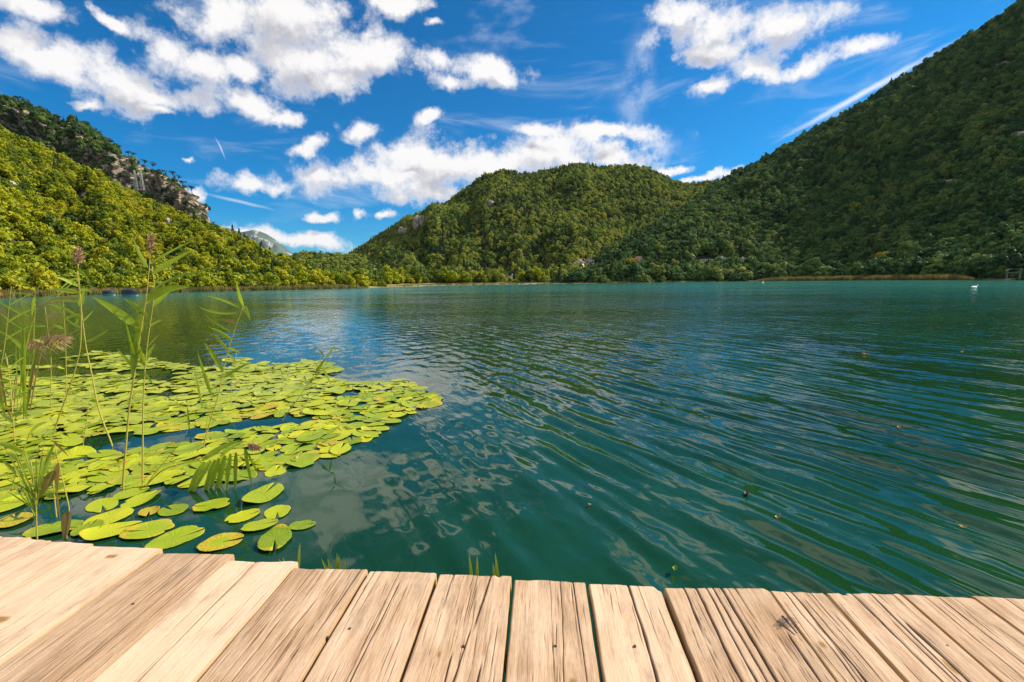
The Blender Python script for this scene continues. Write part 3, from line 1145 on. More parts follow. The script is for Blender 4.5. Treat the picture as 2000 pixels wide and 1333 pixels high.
def tree(name, loc, scl, crown, trunk, label, group, cat='tree', rz=None):
    r_ = empty(name, loc, rng.random() * 6.283 if rz is None else rz)
    r_.scale = scl
    a = link(bpy.data.objects.new('crown', crown), r_)
    b = link(bpy.data.objects.new('trunk', trunk), r_)
    tag(r_, label, cat, group)
    return r_


for q in ind:
    key, k = int(allk[q]), int(alli[q])
    con = k == 4
    X1, Y1 = x_[q], y_[q]
    if X1 < 760:
        zone = 'beside the covered boats' if 150 < X1 < 320 and Y1 > 500 else 'below the rocky ridge' if X1 < 330 and Y1 < 420 else 'behind the plumed reeds' if X1 < 330 else 'below the cliff end' if X1 < 520 else 'near its lakeward end'
        lab = ('dark pointed conifer on the sunlit slope ' if con else 'yellow-green tree on the sunlit slope ') + zone
    elif X1 < 1130:
        zone = 'near the beach' if X1 < 930 else 'near the pale shed' if X1 < 1060 else 'near the red-roofed house'
        lab = ('dark pointed conifer on the far shore ' if con else 'tree on the far shore ') + zone
    else:
        zone = 'below the red-roofed houses' if X1 < 1320 else 'around the white houses' if X1 < 1480 else 'behind the pale reed belt' if X1 < 1700 else 'past the reed belt' if X1 < 1870 else 'near the timber shelter'
        lab = ('dark pointed conifer on the shaded shore ' if con else 'deep green tree on the shaded shore ') + zone
    lev = 'at the waterline' if Y1 > 528 else 'low down' if Y1 > 480 else 'higher up' if Y1 > 400 else 'halfway up' if Y1 > 270 else 'high up'
    sz = 'large ' if alls[q][0] > 0.95 else 'small ' if alls[q][0] < 0.6 else ''
    lab = sz + lab + ', ' + lev
    side = (zone, sz + ('conifers ' if con else 'leafy trees ') + zone + ' ' + lev)
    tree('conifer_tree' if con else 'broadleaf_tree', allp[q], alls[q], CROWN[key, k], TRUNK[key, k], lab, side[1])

# two golden trees stand out on the shaded shore
gold = [(1716, 505, 136, 1.15, 'small golden yellow tree standing out on the dark right shore'), (1480, 350, 330, 0.95, 'yellow tree high on the sunlit crest of the steep mountain'),
        (1225, 512, 196, 1.2, 'yellowish tree beside the red-roofed house on the dark slope')]
for (px, py, dpt, s, lab) in gold:
    p = on_hill(('hill_wooded_mountain', 'hill_steep_mountain'), px, py + 14)[0]
    tree('broadleaf_tree', (p[0], p[1], p[2]), (s, s, s), lib_mesh('crown', _shape[1][0], m_leaf_gold), TRUNK[0, 1], lab, None)

# flat-topped pines along the skyline of the rocky ridge
_um = [umbrella_pine(k) for k in (21, 22, 23)]
PC = [lib_mesh('crown', s[0], m_needle) for s in _um]
PT = [lib_mesh('trunk', s[1], m_bark) for s in _um]
ridge_pts = [(42, 196), (52, 199), (118, 232), (140, 238), (172, 252), (185, 258), (198, 268), (212, 278), (221, 285), (236, 293), (252, 304), (262, 312), (287, 322), (303, 329), (324, 336), (340, 345), (353, 354), (362, 362), (380, 384)]
P, nv = HILLS['hill_rocky_ridge']
crest = P[:, int(nv * 0.90):int(nv * 1.1)].reshape(-1, 3)
cxp, cyp, czp = project(crest)
for k, (px, py) in enumerate(ridge_pts):
    near = np.abs(cxp - px) < 5
    c_ = crest[near]
    b_ = c_[np.argmin(cyp[near])]
    s = rng.uniform(0.85, 1.35) * (1.3 if k == 0 else 1.0)
    tree('pine_tree', (b_[0], b_[1], b_[2] - 0.3), (s * 1.1, s * 1.1, s), PC[k % 3], PT[k % 3],
         'flat-topped pine highest on the skyline of the left rocky ridge' if k == 0 else 'small flat-topped pine on the skyline of the left rocky ridge', None if k == 0 else 'pines on the rocky skyline')
tp = at(416, 433, 318)
tree('pine_tree', (tp[0], tp[1], tp[2] - 4.5), (0.8, 0.8, 0.8), PC[1], PT[1], 'lone small pine at the foot of the left cliff edge', None)
print('TREES', len(allp), 'PADS', len(pads))

# ------------------------------------------------------------------ reed beds along the shore
m_reedbed = foliage_mat('reed_bed_blades', [(0.2, (0.10, 0.11, 0.02)), (0.5, (0.21, 0.18, 0.045)), (0.85, (0.36, 0.27, 0.10))], (0.08,), 0.3)
tuftc = bpy.data.collections.new('tuft_shapes')
for k in range(3):
    r = np.random.default_rng(300 + k)
    b = MB()
    for q in range(26):
        x, y = r.normal(size=2) * 0.28
        h = r.uniform(0.7, 1.5)
        lx, ly = r.normal(size=2) * 0.16
        b.blade((x, y, -0.2), (x + lx * .3, y + ly * .3, h * .6), (x + lx, y + ly, h), 0.07, (r.normal(), r.normal(), 0.1), 3, 0.2)
    me = bpy.data.meshes.new('tuft')
    me.from_pydata(b.v, [], b.f)
    me.materials.append(m_reedbed)
    tuftc.objects.link(bpy.data.objects.new('tuft_%d' % k, me))


def reed_bed(x0, x1, n, off, s0, s1, label):
    px = rng.uniform(x0, x1, n)
    d = shore(px) + rng.uniform(off[0], off[1], n)
    p = CAM + ray(px, hor(px)) * d[:, None]
    p[:, 2] = 0.12
    edge = np.minimum(1, np.minimum((px - x0), (x1 - px)) / 60 + 0.4)
    s = rng.uniform(s0, s1, n) * edge
    scatter_object('reeds', p, np.stack([s * 1.3, s * 1.3, s], 1), rng.integers(0, 3, n), tuftc, label, 'reeds')


reed_bed(-350, 720, 2600, (-2.5, 5), 0.5, 1.0, 'tan reed belt at the foot of the sunlit left slope')
reed_bed(1480, 1905, 3000, (-6, 5), 0.7, 1.3, 'pale green reed belt along the shaded right shore')
reed_bed(1060, 1480, 900, (-1, 4), 0.3, 0.6, 'low dark grass along the far shore')
reed_bed(760, 1040, 900, (-1, 5), 0.25, 0.6, 'short grass along the middle of the far shore')

# ------------------------------------------------------------------ summer air between the lake and the mountains
m_haze, t, out = mat('air')
pvn = t.add('ShaderNodeVolumePrincipled', ins={'Color': (0.72, 0.84, 1.0, 1), 'Density': 0.000015, 'Anisotropy': 0.3})
t.l.new(pvn.outputs[0], out.inputs['Volume'])
hz_ = MB().box((0, 3400, 474), (14000, 8800, 950)).build('haze', m_haze, None, False)
tag(hz_, 'thin blue air over the valley', kind='stuff')

for n_, ((px, py, w_, h_, nm_, lab_), (hp, hz)) in enumerate(zip(ROCKS, RSITES)):
    k_ = hz / FPX
    bm = bmesh.new()
    bmesh.ops.create_icosphere(bm, subdivisions=4, radius=1.0)
    rr_ = np.array([v.co for v in bm.verts])
    dsp = 1 + 0.55 * (fbm(rr_[:, 0] * 2.2 + n_ * 7, rr_[:, 2] * 1.3 + rr_[:, 1] * 1.7, 400 + n_, 4, 0.6) - 0.5) * 2
    for v, q in zip(bm.verts, dsp):
        st = round(v.co.z * 5) / 5 * 0.5 + v.co.z * 0.5      # bedded layers
        v.co = Vector((v.co.x * w_ * .55 * k_ * q, v.co.y * w_ * .40 * k_ * q, st * h_ * .62 * k_ * q))
    me = bpy.data.meshes.new('rock_outcrop')
    bm.to_mesh(me)
    bm.free()
    me.materials.append(m_stone)
    o = link(bpy.data.objects.new('rock_outcrop', me))
    o.location = (hp[0], hp[1], hp[2] + h_ * .15 * k_)
    o.rotation_euler = (0, 0, -math.atan2(hp[0], hp[1]))
    tag(o, lab_, 'rock', 'rock outcrops on the hills')

# ------------------------------------------------------------------ houses across the lake
m_wall = simple_mat('white_render', (0.72, 0.68, 0.62), 0.8, 0.08, 3)
m_roof = simple_mat('red_tiles', (0.36, 0.13, 0.07), 0.8, 0.3, 12)
m_glass = simple_mat('window_glass', (0.03, 0.04, 0.05), 0.15, 0.1, 2)
m_wood = simple_mat('grey_wood', (0.22, 0.17, 0.12), 0.85, 0.3, 9)


def house(p, w, d, h, rz, label, flat=False):
    r_ = empty('house', (p[0], p[1], p[2]), rz)
    wb = MB().box((0, 0, h / 2 - 1.0), (w, d, h + 2.0))
    if not flat:
        k = len(wb.v)
        for y in (-d / 2 + 0.01, d / 2 - 0.01):
            wb.v += [(-w / 2, y, h), (w / 2, y, h), (0, y, h + w * 0.3)]
        wb.f += [(k, k + 1, k + 2), (k + 5, k + 4, k + 3)]
    wb.build('wall', m_wall, r_, False)
    rb = MB()
    if flat:
        rb.box((0, 0, h + 0.12), (w + 0.4, d + 0.4, 0.24))
    else:
        for s in (-1, 1):
            k = len(rb.v)
            e = w / 2 + 0.45
            zt, ze = h + w * 0.3 + 0.12, h - 0.16
            for y in (-d / 2 - 0.4, d / 2 + 0.4):
                rb.v += [(0, y, zt), (s * e, y, ze), (s * e, y, ze + 0.15), (0, y, zt + 0.16)]
            rb.f += [(k, k + 1, k + 2, k + 3), (k + 4, k + 7, k + 6, k + 5), (k + 3, k + 2, k + 6, k + 7), (k, k + 4, k + 5, k + 1), (k + 1, k + 5, k + 6, k + 2)]
    ro = rb.build('roof', m_wall if flat else m_roof, r_, False)
    MB().box((w * 0.2, d * 0.15, h + (0.3 if flat else w * 0.26)), (0.4, 0.4, 0.9)).build('chimney', m_wall, ro, False)
    for x in (-w * 0.28, w * 0.28):
        wi = MB().box((x, -d / 2 - 0.02, h * 0.60), (w * .16, 0.10, h * .42)).build('window', m_wood, r_, False)
        MB().box((x, -d / 2 - 0.06, h * 0.60), (w * .12, 0.06, h * .34)).build('pane', m_glass, wi, False)
    MB().box((0, -d / 2 - 0.03, h * .33), (w * .14, 0.1, h * .66)).build('door', m_wood, r_, False)
    tag(r_, label, 'house')


for (px, py, w_, d_, h_, rz_, fl_, lab_), (hp, hz) in zip(HOUSES, SITES):
    k_ = 1.0 * hz / FPX
    house(hp, w_ * k_, d_ * k_, h_ * k_, rz_ + math.atan2(-hp[0], hp[1]) * 0.6, lab_, fl_)


# ------------------------------------------------------------------ pylons and cables
m_steel = simple_mat('pylon_steel', (0.62, 0.60, 0.56), 0.5, 0.1, 2, 0.3)


def pylon(px, py, depth, h, w, twin, label):
    p = at(px, py, depth)
    r_ = empty('pylon', (p[0], p[1], p[2] - h * 0.15), 0.2)
    for sx_ in ((-1, 1) if twin else (0,)):
        b = MB()
        lv = np.linspace(0, 1, 9)
        for a_, c_ in ((-1, -1), (1, -1), (1, 1), (-1, 1)):
            b.tube([(sx_ * w * .38 + a_ * w * .20 * (1 - .75 * q), c_ * w * .20 * (1 - .75 * q), q * h) for q in lv], w * 0.022, 4)
        for i in range(8):
            for (a0, c0), (a1, c1) in (((-1, -1), (1, -1)), ((1, -1), (1, 1)), ((1, 1), (-1, 1)), ((-1, 1), (-1, -1))):
                q0, q1 = lv[i], lv[i + 1]
                f0, f1 = w * .20 * (1 - .75 * q0), w * .20 * (1 - .75 * q1)
                b.tube([(sx_ * w * .38 + a0 * f0, c0 * f0, q0 * h), (sx_ * w * .38 + a1 * f1, c1 * f1, q1 * h)], w * 0.013, 4)
        b.build('lattice_mast', m_steel, r_, False)
    MB().box((0, 0, h * 0.72), (w * 1.5, w * .05, w * .06)).box((0, 0, h * 0.78), (w * 1.1, w * .05, w * .04)).build('crossarm', m_steel, r_, False)
    tag(r_, label, 'pylon')
    return r_


pylon(272, 366, 262, 10.5, 4.0, True, 'pale twin-mast lattice pylon in front of the left cliff')
pylon(946, 345, 650, 9.0, 3.0, False, 'tiny lattice pylon on the crest of the mountain across the lake')
m_cable = simple_mat('cable', (0.06, 0.06, 0.06), 0.6, 0.1, 2)
for k, (a_, b_) in enumerate((((266, 338), (120, 300)), ((272, 339), (130, 312)), ((278, 340), (140, 322)))):
    p0, p1 = at(a_[0], a_[1], 262), at(b_[0], b_[1], 300)
    pts = []
    for q in np.linspace(0, 1, 14):
        v_ = p0 * (1 - q) + p1 * q
        v_[2] -= 4 * q * (1 - q) * 3.0
        pts.append(v_)
    tag(MB().tube(pts, 0.03, 4).build('power_cable', m_cable), ('upper', 'middle', 'lowest')[k] + ' power cable running from the twin-mast pylon along the slope', 'cable', 'cables of the pylon')

# ------------------------------------------------------------------ boats under covers at the left shore
m_tarp = simple_mat('dark_tarpaulin', (0.018, 0.024, 0.030), 0.6, 0.3, 5)
m_hull = simple_mat('pale_blue_hull', (0.25, 0.42, 0.50), 0.5, 0.15, 5)


def boat(px, py, L, hgt, rz, label):
    g = ground(px, py)
    r_ = empty('boat', (g[0], g[1], 0.0), rz)
    V, Fc = [], []
    ns = 12
    for i in range(ns + 1):
        q = i / ns
        wd_ = 0.55 * (1 - abs(2 * q - 1) ** 2.6) + 0.06
        x = (q - .5) * L
        sheer = 0.30 + 0.10 * (2 * q - 1) ** 2
        V += [(x, -wd_, sheer), (x, -wd_ * .8, 0.02), (x, 0, -0.12), (x, wd_ * .8, 0.02), (x, wd_, sheer)]
    for i in range(ns):
        for k in range(4):
            a = i * 5 + k
            Fc.append((a, a + 5, a + 6, a + 1))
    Fc += [(0, 1, 2, 3, 4), tuple(ns * 5 + k for k in (4, 3, 2, 1, 0))]
    mesh_obj('hull', V, Fc, m_hull, r_)
    V, Fc = [], []
    for i in range(ns + 1):
        q = i / ns
        wd_ = 0.58 * (1 - abs(2 * q - 1) ** 2.6) + 0.08
        x = (q - .5) * (L + .06)
        top = hgt * (1 - abs(2 * q - 1) ** 4 * 0.35) + 0.05 * math.sin(i * 2.1)
        V += [(x, -wd_, 0.26), (x, -wd_ * .85, top * .8), (x, 0, top), (x, wd_ * .85, top * .8), (x, wd_, 0.26)]
    for i in range(ns):
        for k in range(4):
            a = i * 5 + k
            Fc.append((a, a + 5, a + 6, a + 1))
    Fc += [(0, 1, 2, 3, 4), tuple(ns * 5 + k for k in (4, 3, 2, 1, 0))]
    mesh_obj('cover', V, Fc, m_tarp, r_, False)
    tag(r_, label, 'boat')


boat(213, 578, 1.9, 0.95, 0.1, 'smaller dark covered boat moored at the left shore')
boat(254, 579, 2.5, 1.2, -0.05, 'larger dark covered boat with a pale blue hull line at the left shore')

# small jetty on the far shore
g = at(1050, 556, 183)
jt = empty('jetty', (g[0], g[1], 0), 0.1)
for k in range(12):
    MB().box((-3.3 + k * 0.6, 0, 0.55), (0.54, 1.6, 0.08)).build('plank', m_wood, jt, False)
for x in (-3, 0, 3):
    for y in (-.6, .6):
        MB().tube([(x, y, -0.8), (x, y, 0.75)], 0.09, 6).build('post', m_wood, jt)
tag(jt, 'small wooden jetty at the sunlit middle of the far shore', 'jetty')

# open timber shelter at the right shore
g = at(1978, 548, 103)
sh = empty('shelter', (g[0], g[1], 0.25), -0.7)
for x in (-1.0, 1.0):
    for y in (-.7, .7):
        MB().box((x, y, 1.1), (0.14, 0.14, 2.2)).build('post', m_wood, sh, False)
MB().box((0, -.72, 1.5), (2.3, 0.1, 0.16)).box((0, .72, 1.5), (2.3, 0.1, 0.16)).build('rail', m_wood, sh, False)
rb = MB()
for i in range(9):
    th = math.pi * (0.12 + 0.76 * i / 8)
    rb.v += [(math.cos(th) * 1.35, -1.0, 1.85 + math.sin(th) * .55), (math.cos(th) * 1.35, 1.0, 1.85 + math.sin(th) * .55),
             (math.cos(th) * 1.30, -1.0, 1.80 + math.sin(th) * .52), (math.cos(th) * 1.30, 1.0, 1.80 + math.sin(th) * .52)]
for i in range(8):
    a = i * 4
    rb.f += [(a, a + 1, a + 5, a + 4), (a + 2, a + 6, a + 7, a + 3), (a, a + 4, a + 6, a + 2), (a + 1, a + 3, a + 7, a + 5)]
rb.build('roof', m_wood, sh)
tag(sh, 'small open timber shelter with a curved roof at the shaded right shore', 'shelter')

# swan and buoy
m_white = simple_mat('white_feathers', (0.82, 0.82, 0.80), 0.7, 0.04, 6)
m_beak = simple_mat('orange_beak', (0.7, 0.22, 0.03), 0.5, 0.1, 6)
g = ground(1902, 563.5)
sw = empty('swan', (g[0], g[1], 0), 0.2)
MB().tube([(-.42, 0, .20), (-.34, 0, .16), (-.18, 0, .11), (.05, 0, .09), (.22, 0, .11), (.31, 0, .17), (.38, 0, .24), (.42, 0, .30), (.46, 0, .33), (.51, 0, .33), (.55, 0, .31), (.58, 0, .29)],
          [.02, .07, .14, .17, .13, .07, .042, .034, .034, .042, .040, .022], 10).build('body', m_white, sw)
MB().tube([(.57, 0, .295), (.64, 0, .265)], [.022, .010], 6).build('beak', m_beak, sw)
tag(sw, 'white swan swimming on the lake near the shaded right shore', 'swan')
g = ground(1490, 553.5)
bu = empty('buoy', (g[0], g[1], 0), 0)
MB().tube([(0, 0, -.15), (0, 0, .0), (0, 0, .18), (0, 0, .30), (0, 0, .36)], [.12, .22, .22, .14, .06], 12).build('float', m_white, bu)
MB().tube([(0, 0, .34), (0, 0, .62)], [.03, .02], 6).build('mast', m_white, bu)
tag(bu, 'small white buoy floating off the far shore', 'buoy')

# ------------------------------------------------------------------ lily pads
m_pad, t, out = mat('lily_pad')
oi = t.add('ShaderNodeObjectInfo')
tc = t.add('ShaderNodeTexCoord').outputs['Object']
rr = t.v('LENGTH', tc, out=1)
sx_ = t.add('ShaderNodeSeparateXYZ')
t.set(sx_, 0, tc)
th = t.m('ARCTAN2', sx_.outputs[1], sx_.outputs[0])
offs = t.v('ADD', tc, t.xyz(t.m('MULTIPLY', oi.outputs['Random'], 37.0), t.m('MULTIPLY', oi.outputs['Random'], 11.0), 0.0))
nb = t.noise(offs, 1.6, 4, 0.6)
nf = t.noise(offs, 9.0, 4, 0.65)
vein = t.m('POWER', t.m('ABSOLUTE', t.m('SINE', t.m('MULTIPLY', th, 9.0))), 0.35)
g0 = t.ramp(t.m('ADD', t.m('MULTIPLY', oi.outputs['Random'], 0.6), t.m('MULTIPLY', nb, 0.4)),
            [(0.12, (0.13, 0.21, 0.006)), (0.35, (0.25, 0.32, 0.007)), (0.62, (0.38, 0.42, 0.008)), (0.9, (0.50, 0.46, 0.010))])
g0 = t.mix(t.m('MULTIPLY', t.m('SUBTRACT', 1.0, vein), 0.18), g0, (0.38, 0.44, 0.06, 1))
oc = t.add('ShaderNodeSeparateColor')
t.set(oc, 0, oi.outputs['Color'])
yel = oc.outputs[0]
edge = t.smooth(t.m('ADD', t.m('ADD', rr, t.m('MULTIPLY', t.m('SUBTRACT', nb, 0.5), 0.9)), t.m('SUBTRACT', yel, 0.32)), 0.72, 1.05)
g1 = t.mix(edge, g0, (0.46, 0.36, 0.02, 1))
brown = t.smooth(t.m('ADD', t.m('ADD', nf, t.m('MULTIPLY', edge, 0.10)), t.m('MULTIPLY', yel, 0.10)), 0.72, 0.80)
g1 = t.mix(brown, g1, (0.20, 0.09, 0.02, 1))
bmp = t.add('ShaderNodeBump', ins={'Strength': 0.30, 'Distance': 0.02, 'Height': t.m('ADD', t.m('MULTIPLY', vein, 0.5), nf)})
d = t.add('ShaderNodeBsdfPrincipled', ins={'Base Color': g1, 'Roughness': 0.42, 'Specular IOR Level': 0.28, 'Normal': bmp.outputs[0]})
t.l.new(d.outputs[0], out.inputs[0])


def pad_mesh(seed):
    r = np.random.default_rng(seed)
    ns, rings = 30, (0.22, 0.5, 0.78, 0.95, 1.0)
    notch = r.uniform(0.08, 0.30)
    th = np.linspace(notch / 2, 2 * math.pi - notch / 2, ns)
    ph = r.random(6) * 6.283
    outl = 1 + 0.05 * np.sin(2 * th + ph[0]) + 0.025 * np.sin(5 * th + ph[1]) + 0.012 * np.sin(11 * th + ph[2])
    # the two lobes of the heart reach past the stalk
    outl *= 1 + 0.10 * np.exp(-((np.minimum(th, 2 * math.pi - th)) / 0.5) ** 2)
    if r.random() < 0.6:                              # torn or eaten edge
        for _ in range(int(r.integers(1, 4))):
            a0, wd0 = r.random() * 6.283, r.uniform(.08, .25)
            outl *= 1 - r.uniform(.08, .30) * np.exp(-((th - a0) / wd0) ** 2)
    outl *= 1 + r.normal(size=ns) * 0.008
    curl = (r.random() * 6.283, r.uniform(0.0, 0.22) if r.random() < 0.4 else 0.0)
    wav = [(r.integers(2, 5), r.random() * 6.283, r.uniform(0.006, 0.022)) for _ in range(3)]
    V = [(0.0, 0.0, -0.012)]
    for q in rings:
        for k in range(ns):
            rr_ = q * outl[k] * (1.0 if q > .3 else 1.0)
            z = 0.02 * q ** 3 + curl[1] * q ** 5 * max(0.0, math.cos(th[k] - curl[0])) ** 4 + sum(a * math.sin(n * th[k] + p) for n, p, a in wav) * q ** 2 
            V.append((1.12 * rr_ * math.cos(th[k]), 0.86 * rr_ * math.sin(th[k]), z))
    nt = len(V)
    V += [(x, y, z - 0.018) for x, y, z in V]
    Fc = []
    nr = len(rings)
    for b, flip in ((0, False), (nt, True)):
        for k in range(ns - 1):
            q = (b, b + 1 + k, b + 2 + k)
            Fc.append(q[::-1] if flip else q)
            for i in range(nr - 1):
                a = b + 1 + i * ns + k
                q = (a, a + ns, a + ns + 1, a + 1)
                Fc.append(q[::-1] if flip else q)
    o0 = 1 + (nr - 1) * ns
    for k in range(ns - 1):
        Fc.append((o0 + k, o0 + k + nt, o0 + k + 1 + nt, o0 + k + 1))
    path = [0] + [1 + i * ns for i in range(nr)]
    for a, b in zip(path, path[1:]):
        Fc.append((a, a + nt, b + nt, b))
    path = [0] + [1 + i * ns + ns - 1 for i in range(nr)]
    for a, b in zip(path, path[1:]):
        Fc.append((b, b + nt, a + nt, a))
    me = bpy.data.meshes.new('lily_pad')
    me.from_pydata(V, [], Fc)
    me.polygons.foreach_set('use_smooth', np.ones(len(me.polygons), bool))
    me.materials.append(m_pad)
    me.update()
    return me


PADS = [pad_mesh(600 + k) for k in range(18)]
pr = [(i, p) for i, p in enumerate(pads)]
pr.sort(key=lambda q: (q[0] >= _near, math.hypot(q[1][0], q[1][1])))
vis_p, rest = [], []
for i, p in pr:
    X_, Y_, _ = project(np.array([p[0], p[1], 0.0]))
    (vis_p if (len(vis_p) < 300 and -40 < X_) else rest).append(p)
for p in vis_p:
    o = bpy.data.objects.new('lily_pad', random.choice(PADS))
    o.location = (p[0], p[1], 0.004 + random.uniform(0.0, 0.012))
    til = 0.045 if p[4] is None else 0.02
    o.rotation_euler = (random.gauss(0, til), random.gauss(0, til), random.uniform(0, 6.283))
    o.scale = (p[2], p[2], p[2] * 0.9)
    o.color = (min(1, p[3]), 0, 0, 1)
    link(o)
    if p[4]:
        tag(o, p[4], 'lily pad', 'lily pads near the deck')
        continue
    qx, qy, _ = project(np.array([p[0], p[1], 0.0]))
    size = 'broad' if p[2] > 0.125 else ('small' if p[2] < 0.095 else 'middling')
    look = 'yellowing' if p[3] > 0.35 else 'green'
    if qx > 700:
        zone = 'at the outer tip of the floating carpet'
    elif qy < 735:
        zone = 'at the far edge of the floating carpet'
    elif qy > 925:
        zone = 'at the deck side of the floating carpet'
    elif 835 < qy < 900 and qx < 420:
        zone = 'beside the dark gap in the floating carpet'
    elif qx > 480:
        zone = 'on the outer side of the carpet below the leaning reed'
    elif qx > 320:
        zone = 'around the lone reed in the floating carpet'
    elif qx > 150:
        zone = 'around the tall plumed reeds in the carpet'
    else:
        zone = 'under the drooping pink-brown plume'
    tag(o, '%s %s lily pad %s' % (size, look, zone), 'lily pad', '%s %s pads %s' % (size, look, zone))
bV, bF = [], []
for p in rest:
    me = random.choice(PADS)
    M = Matrix.Translation((p[0], p[1], 0.012 + random.uniform(0, 0.016))) @ Euler((random.gauss(0, .04), random.gauss(0, .04), random.uniform(0, 6.283))).to_matrix().to_4x4() @ Matrix.Diagonal((p[2], p[2], p[2], 1))
    k = len(bV)
    bV += [tuple(M @ v.co) for v in me.vertices]
    bF += [tuple(i + k for i in q.vertices) for q in me.polygons]
m_padfar, t, out = mat('lily_pad_carpet')
tc = t.add('ShaderNodeTexCoord').outputs['Object']
nn_ = t.noise(tc, 3.0, 4, 0.6)
ii = t.add('ShaderNodeNewGeometry').outputs['Random Per Island']
c = t.ramp(t.m('ADD', t.m('MULTIPLY', nn_, 0.4), t.m('MULTIPLY', ii, 0.6)), [(0.15, (0.20, 0.26, 0.006)), (0.5, (0.30, 0.35, 0.008)), (0.85, (0.42, 0.42, 0.010))])
principled(t, out, Base_Color=c, Roughness=0.4)
if bV:
    tag(mesh_obj('lily_pads', bV, bF, m_padfar), 'far lily pads merging into a yellow-green carpet', 'lily pads', kind='stuff')

# ------------------------------------------------------------------ reeds at the left
def plant_mat(name, c0, c1, transl=0.35, rough=0.5):
    m, t, out = mat(name)
    tc = t.add('ShaderNodeTexCoord').outputs['Object']
    oi = t.add('ShaderNodeObjectInfo')
    n = t.m('ADD', t.m('MULTIPLY', t.noise(tc, 9.0, 4, 0.6), 0.7), t.m('MULTIPLY', oi.outputs['Random'], 0.4))
    c = t.mix(n, (*c0, 1), (*c1, 1))
    d = t.add('ShaderNodeBsdfPrincipled', ins={'Base Color': c, 'Roughness': rough})
    tr = t.add('ShaderNodeBsdfTranslucent', ins={'Color': c})
    mx = t.add('ShaderNodeMixShader', ins={0: transl})
    t.l.new(d.outputs[0], mx.inputs[1])
    t.l.new(tr.outputs[0], mx.inputs[2])
    t.l.new(mx.outputs[0], out.inputs[0])
    return m


m_stem = plant_mat('reed_stem', (0.42, 0.33, 0.05), (0.58, 0.48, 0.09), 0.1)
m_blade = plant_mat('reed_blade', (0.10, 0.20, 0.008), (0.52, 0.62, 0.030), 0.50)
m_fresh = plant_mat('fresh_grass', (0.30, 0.40, 0.02), (0.50, 0.56, 0.05))
m_dry = plant_mat('dry_blade', (0.28, 0.15, 0.04), (0.45, 0.30, 0.09))
m_plume = plant_mat('reed_plume', (0.38, 0.20, 0.10), (0.62, 0.42, 0.24), 0.25, 0.8)


def reed(label, base, stem, leaves=(), plume=None, rad=0.0055, kind='reed'):
    """base: photo pixel where it leaves the water; stem: further pixels upward at the same distance (optional 3rd value: metres nearer or farther)"""
    g = ground(*base)
    dep = g[1]
    r_ = empty(kind, tuple(g))
    rel = lambda q: tuple(at(q[0], q[1], dep + (q[2] if len(q) > 2 else 0.0)) - g)
    pts = [(0, 0, -0.25), (0, 0, 0)] + [rel(q) for q in stem]
    # smooth the stem
    P_ = np.array(pts)
    s_ = np.r_[0, np.cumsum(np.linalg.norm(np.diff(P_, axis=0), axis=1))]
    tt = np.linspace(0, s_[-1], len(pts) * 4)
    S_ = np.stack([np.interp(tt, s_, P_[:, k]) for k in range(3)], 1)
    for _ in range(3):
        S_[1:-1] = 0.25 * S_[:-2] + 0.5 * S_[1:-1] + 0.25 * S_[2:]
    MB().tube(S_, list(np.linspace(rad, rad * 0.35, len(S_))), 7).build('stem', m_stem, r_)
    for lf in leaves:
        (x0, y0), (x1, y1), w = lf[:3]
        sag = lf[3] if len(lf) > 3 else 0.08
        dz = lf[4] if len(lf) > 4 else random.uniform(-.12, .12)
        mm = lf[5] if len(lf) > 5 else m_blade
        p0 = np.array(rel((x0, y0)))
        p1 = np.array(rel((x1, y1, dz)))
        L = np.linalg.norm(p1 - p0)
        mid = (p0 + p1) / 2 + np.array([0, 0, sag * L * 2])
        v = np.array(rel((x0, y0)))
        nrm = np.array([random.uniform(-.5, .5), -1.0, random.uniform(.15, .9)])
        MB().blade(p0, mid, p1, w * 1.6, nrm, 12, random.uniform(.15, .4)).build('leaf', mm, r_)
    if plume:
        (x0, y0), (x1, y1), wd_ = plume
        p0, p1 = np.array(rel((x0, y0))), np.array(rel((x1, y1)))
        b = MB()
        ax = p1 - p0
        L = np.linalg.norm(ax)
        for k in range(260 if wd_ > .15 else 170):
            q = random.random() ** 0.9
            c0 = p0 + ax * q * 0.92
            side = np.random.default_rng(k).normal(size=3)
            side /= np.linalg.norm(side)
            reach = wd_ * (0.35 + 0.65 * math.sin(math.pi * (0.15 + 0.75 * q))) * random.uniform(.5, 1)
            tip = c0 + side * reach * 0.8 + ax / L * reach * 0.8 - np.array([0, 0, reach * 0.35])
            b.blade(c0, (c0 + tip) / 2 + np.array([0, 0, reach * .2]), tip, 0.010, (side[1], -side[0], .3), 3, .3)
        b.tube([p0, p1], [0.003, 0.0015], 5)
        b.build('plume', m_plume, r_)
    tag(r_, label, 'reed' if kind == 'reed' else 'grass')
    return r_


